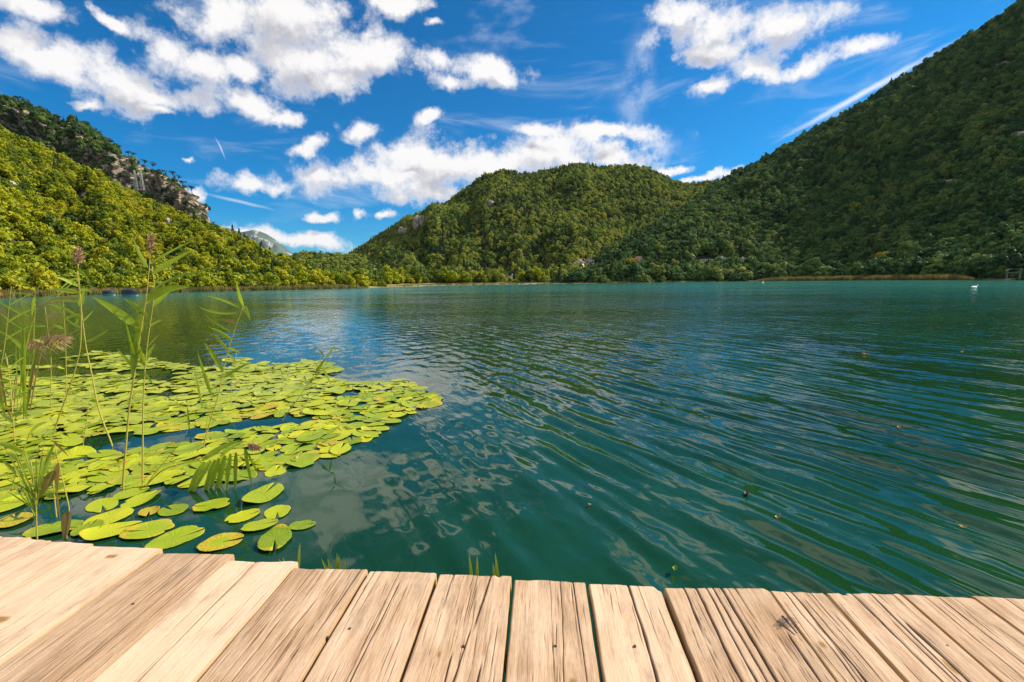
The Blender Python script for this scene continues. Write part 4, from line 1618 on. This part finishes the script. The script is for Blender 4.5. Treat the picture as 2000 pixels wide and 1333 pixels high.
reed('tall reed with a plume and long leaves pointing right, tallest of all', (239, 958), [(247, 860), (252, 800), (263, 728), (270, 676), (282, 607), (289, 555), (294, 489), (295, 470)],
     [((289, 523), (258, 462), .022, -.05, .15), ((294, 517), (380, 470), .020, .02), ((297, 536), (383, 486), .026, .01), ((291, 573), (402, 530), .020, .06), ((286, 588), (370, 561), .040, .10),
      ((270, 640), (180, 580), .036, .04), ((288, 618), (241, 584), .026, .05), ((276, 610), (265, 690), .034, -.05), ((266, 665), (258, 740), .032, -.03), ((284, 596), (316, 572), .018, .04),
      ((264, 700), (243, 620), .014, .0), ((262, 720), (228, 680), .012, .0)],
     ((294, 495), (295, 458), .045), 0.008)
reed('slender straight reed crossing the tallest one', (278, 952), [(279, 860), (279, 800), (284, 702), (292, 640), (299, 597), (303, 565), (297, 520)],
     [((285, 705), (303, 672), .022, .03), ((284, 712), (268, 665), .014, 0), ((287, 680), (310, 655), .012, .0), ((298, 600), (332, 570), .020, .05), ((299, 555), (326, 535), .012, .02), ((280, 728), (300, 752), .016, .05), ((283, 715), (272, 690), .022, .0), ((292, 640), (318, 625), .014, .04)], None, 0.0065)
reed('reed with a round brown plume, its stem bending in from the right', (221, 872), [(205, 835), (190, 792), (181, 739), (168, 681), (160, 618), (155, 555), (152, 512)],
     [((160, 630), (183, 605), .022, -.06), ((167, 668), (214, 643), .022, -.05), ((155, 560), (105, 541), .022, .06), ((155, 568), (183, 572), .020, .06), ((152, 525), (176, 552), .016, .04), ((157, 600), (165, 565), .030, .0)],
     ((152, 516), (152, 488), .075), 0.008)
reed('reed with a brown plume whose yellow stem leans to the right', (102, 852), [(115, 815), (130, 775), (144, 734), (158, 681), (159, 618), (154, 560), (151, 530)],
     [((154, 572), (90, 565), .028, .03), ((154, 590), (85, 590), .020, .06), ((158, 640), (112, 605), .014, -.08), ((150, 545), (115, 570), .022, .05, .1), ((159, 612), (146, 640), .030, .0), ((156, 585), (70, 600), .018, .08, .1, m_dry), ((158, 625), (110, 595), .02, .06), ((153, 548), (97, 600), .016, .05, .12)], None, 0.008)
reed('reed bowed under a large drooping pink-brown plume', (40, 800), [(42, 778), (52, 739), (60, 694), (70, 678)],
     [((60, 700), (4, 650), .026, .1), ((52, 739), (28, 690), .016, .0)], ((44, 676), (128, 660), .20), 0.007)
reed('reed with a fan of thin leaves reaching past the photo edge', (66, 760), [(66, 700), (66, 650), (69, 602), (68, 560)],
     [((60, 558), (-2, 528), .018, -.05), ((58, 618), (-4, 588), .028, -.03), ((52, 646), (-6, 606), .020, -.04), ((68, 580), (62, 620), .034, .0), ((68, 578), (2, 576), .014, .05), ((68, 590), (120, 575), .022, .06), ((69, 600), (152, 592), .016, .06, .0, m_dry), ((67, 570), (110, 535), .014, .03)], None, 0.006)
reed('reed standing apart with dark leaves on both sides, beyond the pad gap', (395, 878), [(410, 825), (425, 780), (433, 739), (446, 681), (462, 634), (475, 598)],
     [((475, 598), (461, 552), .026, .0), ((477, 598), (489, 626), .024, .03), ((466, 600), (402, 578), .014, .05), ((463, 611), (388, 600), .018, -.08, .0), ((452, 664), (408, 640), .022, .04), ((455, 648), (398, 614), .016, -.04), ((436, 726), (398, 668), .026, .05), ((437, 738), (490, 708), .026, .02),
      ((441, 700), (424, 700), .02, .05), ((446, 680), (470, 690), .014, .04), ((462, 634), (430, 625), .018, .06, .0, m_dry), ((448, 690), (418, 655), .018, .05)], None, 0.0065)
reed('pair of loose dark leaves left of the lone reed', (402, 845), [(404, 820), (410, 790), (413, 771)], [((413, 771), (385, 685), .026, -.03), ((396, 797), (378, 708), .024, -.02), ((370, 838), (365, 790), .014, .0)], None, 0.004)
reed('thin reed leaning far right over the pads', (548, 822), [(575, 790), (605, 745), (637, 700), (650, 674)],
     [((616, 730), (638, 698), .022, .02), ((630, 714), (649, 756), .022, -.02), ((637, 700), (655, 672), .014, .0), ((632, 695), (620, 680), .012, .0), ((645, 680), (672, 686), .010, .06), ((600, 752), (625, 728), .014, .0)], None, 0.005)
reed('bowed reed with a row of leaves hanging down to the pads', (280, 952), [(320, 915), (360, 905), (400, 893), (440, 882), (470, 872), (486, 866)],
     [((400, 903), (360, 988), .030, .06, -.1), ((412, 900), (372, 975), .028, .05, -.1), ((428, 895), (405, 980), .026, .04, -.05), ((440, 890), (420, 985), .028, .03, -.05), ((450, 886), (440, 975), .022, .02), ((461, 884), (459, 970), .020, .0),
      ((478, 877), (494, 955), .018, .0), ((420, 898), (392, 985), .022, .0), ((430, 893), (480, 862), .030, .05), ((395, 900), (470, 860), .030, .05), ((480, 878), (512, 940), .010, .0)], ((484, 868), (502, 874), .05), 0.006)
reed('bare yellow stalk slanting up from the tall reed roots', (283, 949), [(310, 915), (340, 880), (367, 843), (370, 830)], [], None, 0.004)
reed('dry folded brown leaves hanging on a bent stalk above the deck corner', (128, 1052), [(138, 1005), (128, 960), (115, 905), (105, 862)],
     [((116, 905), (112, 965), .045, .0, .0, m_dry), ((136, 998), (126, 1058), .045, .0, .0, m_dry), ((108, 920), (76, 975), .034, .02, .0, m_dry), ((106, 870), (78, 950), .026, .0), ((112, 960), (118, 1020), .016, .0, .0, m_dry), ((104, 862), (134, 892), .012, .06, .0, m_dry)], None, 0.005)
cl = []
for k in range(46):
    a_ = random.uniform(-1, 1)
    x1 = 62 + a_ * 60
    cl.append(((72 + a_ * 4, 1010 - random.uniform(0, 60)), (x1, random.uniform(852, 990)), random.uniform(.003, .0065), random.uniform(-.02, .06), random.uniform(-.12, .12), m_fresh))
reed('bushy clump of thin green grass blades at the deck corner', (72, 1056), [(71, 1000), (66, 940), (60, 900)], cl, None, 0.005, 'grass_clump')
cl = []
for k in range(18):
    x0 = random.uniform(-10, 60)
    y0 = random.uniform(770, 830)
    cl.append(((x0, y0), (x0 + random.uniform(-45, 40), y0 - random.uniform(60, 170)), random.uniform(.010, .024), random.uniform(-.04, .08), random.uniform(-.2, .2), random.choice((m_blade, m_blade, m_dry))))
reed('tangle of thin reed leaves at the photo edge behind the bowed plume', (22, 832), [(24, 790), (18, 730), (10, 690)], cl, None, 0.005)
def wild_reed(label, base, top, n, wl, plume=None):
    lv = []
    for k in range(n):
        q = 0.30 + 0.68 * k / n
        x0 = base[0] + (top[0] - base[0]) * q
        y0 = base[1] + (top[1] - base[1]) * q
        sd = 1 if k % 2 else -1
        ln_ = random.uniform(.5, 1.0) * wl
        lv.append(((x0, y0), (x0 + sd * ln_ * random.uniform(.5, .95), y0 - ln_ * random.uniform(-.15, .7)), random.uniform(.014, .028), random.uniform(-.02, .09), random.uniform(-.2, .2), m_dry if random.random() < .18 else m_blade))
    mx_ = ((base[0] + top[0]) / 2 + random.uniform(-8, 8), (base[1] + top[1]) / 2)
    reed(label, base, [mx_, top], lv, plume, 0.0055)


wild_reed('leafy reed rising at the photo edge beside the fan of leaves', (-12, 790), (22, 560), 9, 85)
wild_reed('short leafy reed between the drooping plume and the bent yellow stem', (98, 800), (88, 600), 8, 60)
wild_reed('low leafy reed in front of the drooping plume', (30, 880), (14, 700), 9, 70)
wild_reed('leafy reed behind the round brown plume', (130, 790), (122, 560), 8, 60)
wild_reed('short dark-leaved reed at the gap in the pads', (160, 880), (176, 770), 6, 45)
wild_reed('low leaning reed over the pads near the photo edge', (20, 960), (60, 840), 8, 65)
wild_reed('yellowish low reed at the deck corner', (110, 1010), (98, 880), 8, 50)
wild_reed('short reed to the right of the lone reed', (452, 800), (462, 690), 5, 40)

# blades sprouting from under the deck edge
for (bx_, by_, tips, lab) in ((655, 1118, [(628, 1092), (640, 1090), (658, 1080), (662, 1084), (675, 1094)], 'spray of short bright blades at the deck edge'),
                              (930, 1130, [(916, 1081), (932, 1085)], 'two upright thin blades behind the deck edge'),
                              (973, 1132, [(967, 1080), (963, 1100)], 'single broad bright blade behind the deck edge'),
                              (575, 1112, [(586, 1060), (545, 1092), (552, 1088)], 'bent blade with a folded leaf below the large pad'),
                              (988, 1290, [(985, 1262), (992, 1268)], 'tiny blade growing in the gap between two planks')):
    zb = 0.30
    g = ground(bx_, by_, zb)
    r_ = empty('grass_tuft', tuple(g))
    for (tx, ty) in tips:
        p1 = at(tx, ty, g[1] + 0.03) - g
        p0 = np.array([p1[0] * .25 + random.uniform(-.01, .01), 0.02, -0.10])
        MB().blade(p0, (p0 + p1) / 2 + np.array([0, 0, .015]), p1, 0.015, (0.2, -1, .3), 8, .3).build('blade', m_fresh, r_)
    MB().tube([(0, 0.02, -0.33), (0, 0.02, -0.09)], [.006, .004], 5).build('root_stalk', m_stem, r_)
    tag(r_, lab, 'grass')

# fallen leaves on the water
for k, (px, py, s, m_, lab) in enumerate((
        (937, 943, 0.022, m_dry, 'pale curled leaf floating beyond the middle of the deck'), (1458, 970, 0.026, simple_mat('brown_leaf', (0.12, 0.05, 0.02)), 'dark brown curled leaf floating on the water'),
        (1518, 1016, 0.022, m_dry, 'tan leaf floating right of the dark brown one'), (1756, 839, 0.028, m_dry, 'orange-brown leaf floating on the dark green water'),
        (1880, 1034, 0.020, m_dry, 'small yellow leaf floating near the right photo edge'), (1153, 990, 0.014, m_dry, 'tiny pale leaf sliver floating straight out from the deck'),
        (1318, 1117, 0.020, m_blade, 'small yellow-green leaf floating close to the deck'), (1690, 694, 0.045, m_dry, 'far brown leaf floating on the rippled water'), (1879, 690, 0.04, m_dry, 'far leaf floating toward the right shore'))):
    g = ground(px, py)
    b = MB()
    n = 7
    for i in range(n):
        q = i / (n - 1)
        w = s * math.sin(math.pi * min(1, q * .92 + .05)) * .65
        z = 0.010 + s * 0.7 * (2 * q - 1) ** 2
        b.v += [((q - .5) * 2 * s, -w, z + w * .9), ((q - .5) * 2 * s, 0, z), ((q - .5) * 2 * s, w, z + w * .9)]
    for i in range(n - 1):
        for j in range(2):
            a = i * 3 + j
            b.f.append((a, a + 3, a + 4, a + 1))
    b.tube([(s, 0, .012 + s * .7), (s * 1.5, s * .1, .012 + s * 1.1)], s * .05, 4)
    o = b.build('fallen_leaf', m_)
    o.location = (g[0], g[1], 0.0)
    o.rotation_euler = (0, 0, random.uniform(0, 6.28))
    tag(o, lab, 'leaf', 'fallen leaves on the water')

# ------------------------------------------------------------------ the wooden deck
DZ = 0.35
DAZ = math.atan(58 / FPX)
dvec = np.array([math.sin(DAZ), math.cos(DAZ)])
rvec = np.array([math.cos(DAZ), -math.sin(DAZ)])


def deck_uv(px, py):
    g = ground(px, py, DZ)[:2]
    return float(g @ rvec), float(g @ dvec)


m_plank, t, out = mat('weathered_plank')
tc = t.add('ShaderNodeTexCoord').outputs['Object']
oi = t.add('ShaderNodeObjectInfo')
sx_ = t.add('ShaderNodeSeparateXYZ')
t.set(sx_, 0, tc)
at_ = lambda nm: t.add('ShaderNodeAttribute', attribute_name=nm).outputs['Fac']
wx = at_('grainx')
seedz = t.m('MULTIPLY', oi.outputs['Random'], 40.0)
gv = t.xyz(wx, t.m('MULTIPLY', sx_.outputs[1], 0.055), seedz)
gv2 = t.xyz(wx, t.m('MULTIPLY', sx_.outputs[1], 0.09), seedz)
fine = t.noise(gv, 230.0, 6, 0.72)
mid = t.noise(gv, 46.0, 4, 0.6)
broad = t.noise(gv2, 9.0, 3, 0.55)
pv = t.v('ADD', tc, t.xyz(seedz, seedz, 0.0))
patch = t.noise(pv, 5.0, 5, 0.62)
fib = t.noise(gv2, 320.0, 3, 0.6)
f = t.m('ADD', t.m('ADD', t.m('MULTIPLY', fine, 0.40), t.m('MULTIPLY', mid, 0.36)), t.m('MULTIPLY', broad, 0.24))
base = t.ramp(f, [(0.36, (0.17, 0.095, 0.048)), (0.45, (0.38, 0.245, 0.145)), (0.52, (0.58, 0.41, 0.27)), (0.61, (0.76, 0.59, 0.43))])
base = t.mix(t.smooth(patch, 0.40, 0.72, 0.0, 0.55), base, (0.70, 0.565, 0.43, 1))
base = t.mix(t.smooth(patch, 0.46, 0.26, 0.0, 0.38), base, (0.34, 0.22, 0.13, 1))
oc = t.add('ShaderNodeSeparateColor')
t.set(oc, 0, oi.outputs['Color'])
# pale fresh boards keep little of the grain contrast
base = t.mix(t.m('MULTIPLY', oc.outputs[0], 0.60), base, (0.80, 0.62, 0.45, 1))
base = t.mix(t.m('MULTIPLY', oc.outputs[1], 0.50), base, (0.40, 0.27, 0.165, 1))
chk = t.m('MULTIPLY', t.smooth(fib, 0.60, 0.70), t.smooth(patch, 0.38, 0.55))
base = t.mix(t.m('MULTIPLY', chk, 0.40), base, (0.30, 0.18, 0.10, 1))
stain = t.noise(t.v('MULTIPLY', pv, (3.0, 0.9, 1.0)), 3.2, 6, 0.68)
base = t.mix(t.smooth(stain, 0.50, 0.70, 0.0, 0.65), base, (0.31, 0.225, 0.155, 1))       # grey-brown weathering
speck = t.noise(pv, 160.0, 3, 0.6)
base = t.mix(t.smooth(speck, 0.66, 0.76, 0.0, 0.5), base, (0.16, 0.10, 0.06, 1))
kn = at_('knot')
base = t.mix(kn, base, t.mix(fine, (0.20, 0.10, 0.035, 1), (0.42, 0.26, 0.09, 1)))
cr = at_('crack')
base = t.mix(t.m('MULTIPLY', cr, 0.94), base, (0.030, 0.018, 0.010, 1))  # shade and dirt inside the narrow grooves painted in as dark colour
ed = at_('rim')
base = t.mix(t.m('MULTIPLY', ed, t.lin(mid, 0.35, 0.6, 0.25, 0.75)), base, (0.36, 0.24, 0.11, 1))
hgt_ = t.m('ADD', t.m('MULTIPLY', fine, 0.6), t.m('MULTIPLY', mid, 0.4))
bmp = t.add('ShaderNodeBump', ins={'Strength': 0.55, 'Distance': 0.004, 'Height': hgt_})
base = t.mix(1.0, base, (0.96, 0.885, 0.815, 1), 'MULTIPLY')
principled(t, out, Base_Color=base, Roughness=0.82, Specular_IOR_Level=0.25, Normal=bmp.outputs[0])

# seams: bottom pixel on the photo's lower border (or side), gap in metres
SEAMS = [(-640, 1300, .006), (-420, 1250, .006), (-240, 1200, .006), (0, 1108, .004), (0, 1170, .006), (0, 1297, .008), (175, 1333, .004), (381, 1333, .006), (588, 1333, .010), (780, 1333, .013),
         (983, 1333, .013), (1176, 1333, .014), (1366, 1333, .014), (1634, 1333, .002), (1769, 1333, .013), (1958, 1333, .008), (2000, 1238, .005), (2150, 1230, .006), (2330, 1225, .006), (2520, 1225, .006)]
ENDS = [(-250, 1040), (-60, 1046), (50, 1053), (140, 1060), (240, 1069), (375, 1080), (508, 1096), (640, 1111), (785, 1116), (928, 1122), (1072, 1133), (1226, 1141), (1400, 1149), (1555, 1158), (1680, 1159), (1825, 1163), (1960, 1166), (2120, 1168)]
#        fresh, brown, roughness (cracks)
LOOK = [(.3, .2, 4), (.3, .1, 4), (.75, 0, 3), (.70, 0, 3), (.9, 0, 3), (0, .85, 14), (1.15, 0, 2), (.0, .55, 12), (.15, .22, 9), (.25, .12, 14), (.15, .20, 10), (.62, 0, 5), (.0, .62, 14), (.15, .35, 9), (.35, .15, 11), (.10, .32, 9), (.0, .5, 11), (.3, .2, 7)]
# long splits: (across 0..1, from end 0..1, to 0..1, half width m, drift across)
SPLITS = {5: [(.55, 0, 1, .0016, .05), (.72, 0, 1, .0022, .03), (.86, 0.0, .6, .0014, .0), (.40, .1, .9, .0012, -.03)],
          6: [(.42, 0, 1, .0020, .06)],
          7: [(.92, 0, .55, .0020, -.06), (.60, .25, .8, .0016, -.1), (.35, .4, 1, .0018, -.05), (.28, .0, .5, .0010, .0)],
          8: [(.45, 0, .6, .0010, .03), (.52, .1, 1, .0022, -.08), (.08, 0, .4, .0012, .0)],
          9: [(.70, 0, .45, .0026, -.12), (.57, .4, .8, .0022, -.1), (.20, 0, .3, .0016, -.02), (.42, .55, 1, .0026, -.06), (.75, .6, 1, .0026, -.06), (.45, 0, .2, .0012, .0)],
          10: [(.66, 0, 1, .0014, .02), (.84, 0, 1, .0016, .02), (.52, 0, 1, .0008, .0)],
          11: [(.56, 0, 1, .0030, .10)],
          12: [(.18, 0, .4, .0020, .0), (.30, 0, 1, .0024, .02), (.40, 0, 1, .0020, .04), (.47, 0, 1, .0020, .06), (.55, .0, 1, .0028, .04), (.88, .3, 1, .0022, -.02), (.68, 0, .3, .0014, .0)],
          13: [(.25, 0, 1, .0012, .05), (.40, 0, 1, .0020, .06)],
          14: [(.35, 0, .9, .0020, .05), (.60, 0, 1, .0018, -.03), (.66, .2, 1, .0026, -.05), (.52, .2, .9, .0016, .0)],
          15: [(.5, 0, 1, .0012, .02), (.3, 0, .6, .0010, .0)], 16: [(.4, 0, 1, .0014, .0), (.7, 0, 1, .0016, .03)]}
KNOTS = {10: [(.72, .66, .020, .045)], 4: [(.50, .10, .030, .018), (.36, .62, .042, .024)], 11: [(.62, .72, .014, .030)], 13: [(.2, .35, .012, .02)], 12: [(.5, .95, .014, .02)], 14: [(.62, .45, .010, .035)], 9: [(.3, .55, .008, .012)]}
CHIP = {11: [(1.0, .10, .030)], 9: [(.82, .05, .010)], 14: [(.22, .06, .012)], 12: [(1.0, .04, .012)], 3: [(0.0, .05, .01)]}

pier = empty('pier', (0, 0, 0), -DAZ)
tag(pier, 'weathered pale wooden plank deck at the water edge', 'pier')
su = [deck_uv(a, b)[0] for a, b, _ in SEAMS]
su = sorted(su)
Y0 = -1.3
for i in range(len(su) - 1):
    ua, ub = su[i] + SEAMS[i][2] / 2, su[i + 1] - SEAMS[i + 1][2] / 2
    wdt = ub - ua
    end = deck_uv(*ENDS[min(i, len(ENDS) - 1)])[1]
    fr, br, nc = LOOK[min(i, len(LOOK) - 1)]
    r = np.random.default_rng(900 + i)
    nx, ny = 150, 112
    vis_len = 1.15
    fx = np.linspace(0, 1, nx)
    tl = np.concatenate([np.linspace(Y0, end - vis_len, 8)[:-1] - end, -np.linspace(vis_len, 0, ny - 7)])
    FX, TL = np.meshgrid(fx, tl, indexing='ij')
    xx = (FX - .5) * wdt
    # ends are sawn a little crooked and frayed
    prof = (fbm(fx * 5, fx * 0 + i, 70 + i, 3) - .5) * .010 + r.uniform(-.006, .006) * (fx - .5) * 2
    for (cxx, cw, cd) in CHIP.get(i, []):
        prof = prof - cd * sstep(1 - np.abs(fx - cxx) / cw, 0.0, 0.8)
    fray = sstep(TL, -0.25, 0.0)
    yy = end + TL + prof[:, None] * fray
    # slightly wavy long edges
    xx = xx + (np.abs(FX - .5) * 2) ** 6 * np.sign(FX - .5) * (fbm(yy * 6, yy * 0 + i * 3, 9, 3) - .5) * .007
    dl = -TL / vis_len
    knot = np.zeros_like(xx)
    gx = xx.copy()
    for (kx, ky, rx, ry) in KNOTS.get(i, []):
        ddx, ddy = (xx - (kx - .5) * wdt), (TL + ky * vis_len * 0.62)
        q = np.sqrt((ddx / rx) ** 2 + (ddy / ry) ** 2)
        knot = np.maximum(knot, 1 - sstep(q, .55, 1.0))
        q2 = (ddx / (rx * 2.2)) ** 2 + (ddy / (ry * 4.5)) ** 2
        gx = gx - np.sign(ddx) * np.minimum(np.abs(ddx), rx) * np.exp(-q2) * .85
    gx = gx + .010 * (fbm(xx * 6, yy * 1.6, 40 + i, 2) - .5) * 2
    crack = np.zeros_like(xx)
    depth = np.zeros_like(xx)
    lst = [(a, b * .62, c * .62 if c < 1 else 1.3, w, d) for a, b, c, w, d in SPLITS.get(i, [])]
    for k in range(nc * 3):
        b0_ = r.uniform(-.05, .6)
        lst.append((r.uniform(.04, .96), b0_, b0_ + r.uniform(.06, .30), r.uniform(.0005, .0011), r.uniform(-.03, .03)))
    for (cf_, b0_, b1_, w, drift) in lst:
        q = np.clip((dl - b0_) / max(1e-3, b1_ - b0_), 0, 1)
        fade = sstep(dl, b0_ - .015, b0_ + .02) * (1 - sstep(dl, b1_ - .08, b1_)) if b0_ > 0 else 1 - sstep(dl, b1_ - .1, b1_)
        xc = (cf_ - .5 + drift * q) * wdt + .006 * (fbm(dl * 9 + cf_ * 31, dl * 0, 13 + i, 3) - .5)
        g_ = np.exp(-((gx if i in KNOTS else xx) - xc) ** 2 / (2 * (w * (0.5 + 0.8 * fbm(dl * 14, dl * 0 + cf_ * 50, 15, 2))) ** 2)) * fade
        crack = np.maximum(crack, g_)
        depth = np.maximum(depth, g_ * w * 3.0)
    ridge = (fbm(gx * 210, yy * 3, 50 + i, 2) - .5) * .0011 * (0.4 + br)
    cup = r.uniform(-.0025, .002) * (1 - (2 * FX - 1) ** 2)
    ex = (0.5 - np.abs(FX - .5)) * wdt
    ey = -TL
    er = lambda e, R_: R_ - np.sqrt(np.maximum(0, R_ ** 2 - np.maximum(0, R_ - e) ** 2))
    rnd = r.uniform(.004, .007)
    zz = -er(ex, rnd) - er(ey, .003) + ridge + cup - depth
    rim = (1 - sstep(ex, .002, .010))
    top = np.stack([xx, yy, zz], -1).reshape(-1, 3)
    faces = grid_faces(nx, len(tl))
    NR = len(tl)
    loop = [a * NR for a in range(nx)] + [(nx - 1) * NR + b for b in range(1, NR)] + [a * NR + NR - 1 for a in range(nx - 2, -1, -1)] + [b for b in range(NR - 2, 0, -1)]
    low = top[loop].copy()
    low[:, 2] = -0.052
    nb_ = len(top)
    L = len(loop)
    side = np.array([(loop[k], nb_ + k, nb_ + (k + 1) % L, loop[(k + 1) % L]) for k in range(L)])
    V = np.vstack([top, low])
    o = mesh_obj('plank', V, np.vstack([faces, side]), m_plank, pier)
    o.location = ((ua + ub) / 2, 0, DZ + r.uniform(-.003, .004))
    o.color = (fr, br, 0, 1)
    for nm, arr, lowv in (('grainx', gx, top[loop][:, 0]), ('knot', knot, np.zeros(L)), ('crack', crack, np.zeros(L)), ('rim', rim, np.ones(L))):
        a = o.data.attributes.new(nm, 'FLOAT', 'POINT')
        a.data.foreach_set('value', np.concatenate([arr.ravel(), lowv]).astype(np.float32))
m_nail = simple_mat('rusty_nail', (0.05, 0.03, 0.02), 0.7, 0.4, 300)
for (px, py) in ((683, 1228), (1714, 1320), (1470, 1262), (640, 1245), (905, 1262), (1085, 1262), (1240, 1262), (260, 1180), (1850, 1262)):
    nu, nv_ = deck_uv(px, py)
    MB().tube([(nu, nv_, DZ - .01), (nu, nv_, DZ + .0012), (nu, nv_, DZ + .0024)], [.0045, .0045, .003], 10).build('nail', m_nail, pier)
m_beam = simple_mat('dark_wet_beam', (0.11, 0.08, 0.05), 0.8, 0.35, 12)
ulo, uhi = su[0], su[-1]
for yv in (-0.9, 0.4, 1.05):
    MB().box(((ulo + uhi) / 2, yv, DZ - 0.13), (uhi - ulo, 0.12, 0.14)).build('beam', m_beam, pier, False)
for xv in np.linspace(ulo + .4, uhi - .4, 4):
    MB().tube([(xv, 1.05, -1.0), (xv, 1.05, DZ - 0.20)], 0.07, 10).build('post', m_beam, pier)

# ------------------------------------------------------------------ dragonfly resting on the deck
u_, v_ = deck_uv(1537, 1222)
g = ground(1537, 1222, DZ)
df = empty('dragonfly', (g[0], g[1], DZ + 0.003), 0.15)
m_body = simple_mat('dragonfly_body', (0.06, 0.055, 0.06), 0.4, 0.5, 200)
m_wing, t, out = mat('dragonfly_wing')
tc = t.add('ShaderNodeTexCoord').outputs['Object']
vor = t.add('ShaderNodeTexVoronoi', feature='DISTANCE_TO_EDGE', ins={'Scale': 420.0, 'Vector': tc}).outputs[0]
tb_ = t.add('ShaderNodeBsdfTransparent', ins={'Color': (0.86, 0.86, 0.84, 1)})
pb_ = t.add('ShaderNodeBsdfPrincipled', ins={'Base Color': (0.08, 0.06, 0.04, 1), 'Roughness': 0.3})
mx = t.add('ShaderNodeMixShader', ins={0: t.smooth(vor, 0.02, 0.10, 0.75, 0.18)})
t.l.new(tb_.outputs[0], mx.inputs[1])
t.l.new(pb_.outputs[0], mx.inputs[2])
t.l.new(mx.outputs[0], out.inputs[0])
MB().tube([(0, .024, .012), (0, .019, .013), (0, .013, .013), (0, .004, .014), (0, -.006, .011), (0, -.022, .008), (0, -.038, .006), (0, -.044, .005)],
          [.0028, .0042, .0030, .0050, .0036, .0026, .0026, .0012], 10).build('body', m_body, df)
for s in (-1, 1):
    MB().blade((s * .003, .007, .016), (s * .022, .012, .017), (s * .042, -.002, .010), .012, (0, 0, 1), 8, .05).build('wing', m_wing, df)
    MB().blade((s * .003, .001, .016), (s * .020, -.002, .016), (s * .038, -.016, .009), .014, (0, 0, 1), 8, .05).build('wing', m_wing, df)
for s in (-1, 1):
    for yv in (.012, .006, 0.0):
        MB().tube([(s * .002, yv, .010), (s * .008, yv + .003, .009), (s * .012, yv + .005, -.001)], .0005, 4).build('leg', m_body, df)
tag(df, 'dark dragonfly resting on a deck plank', 'dragonfly')
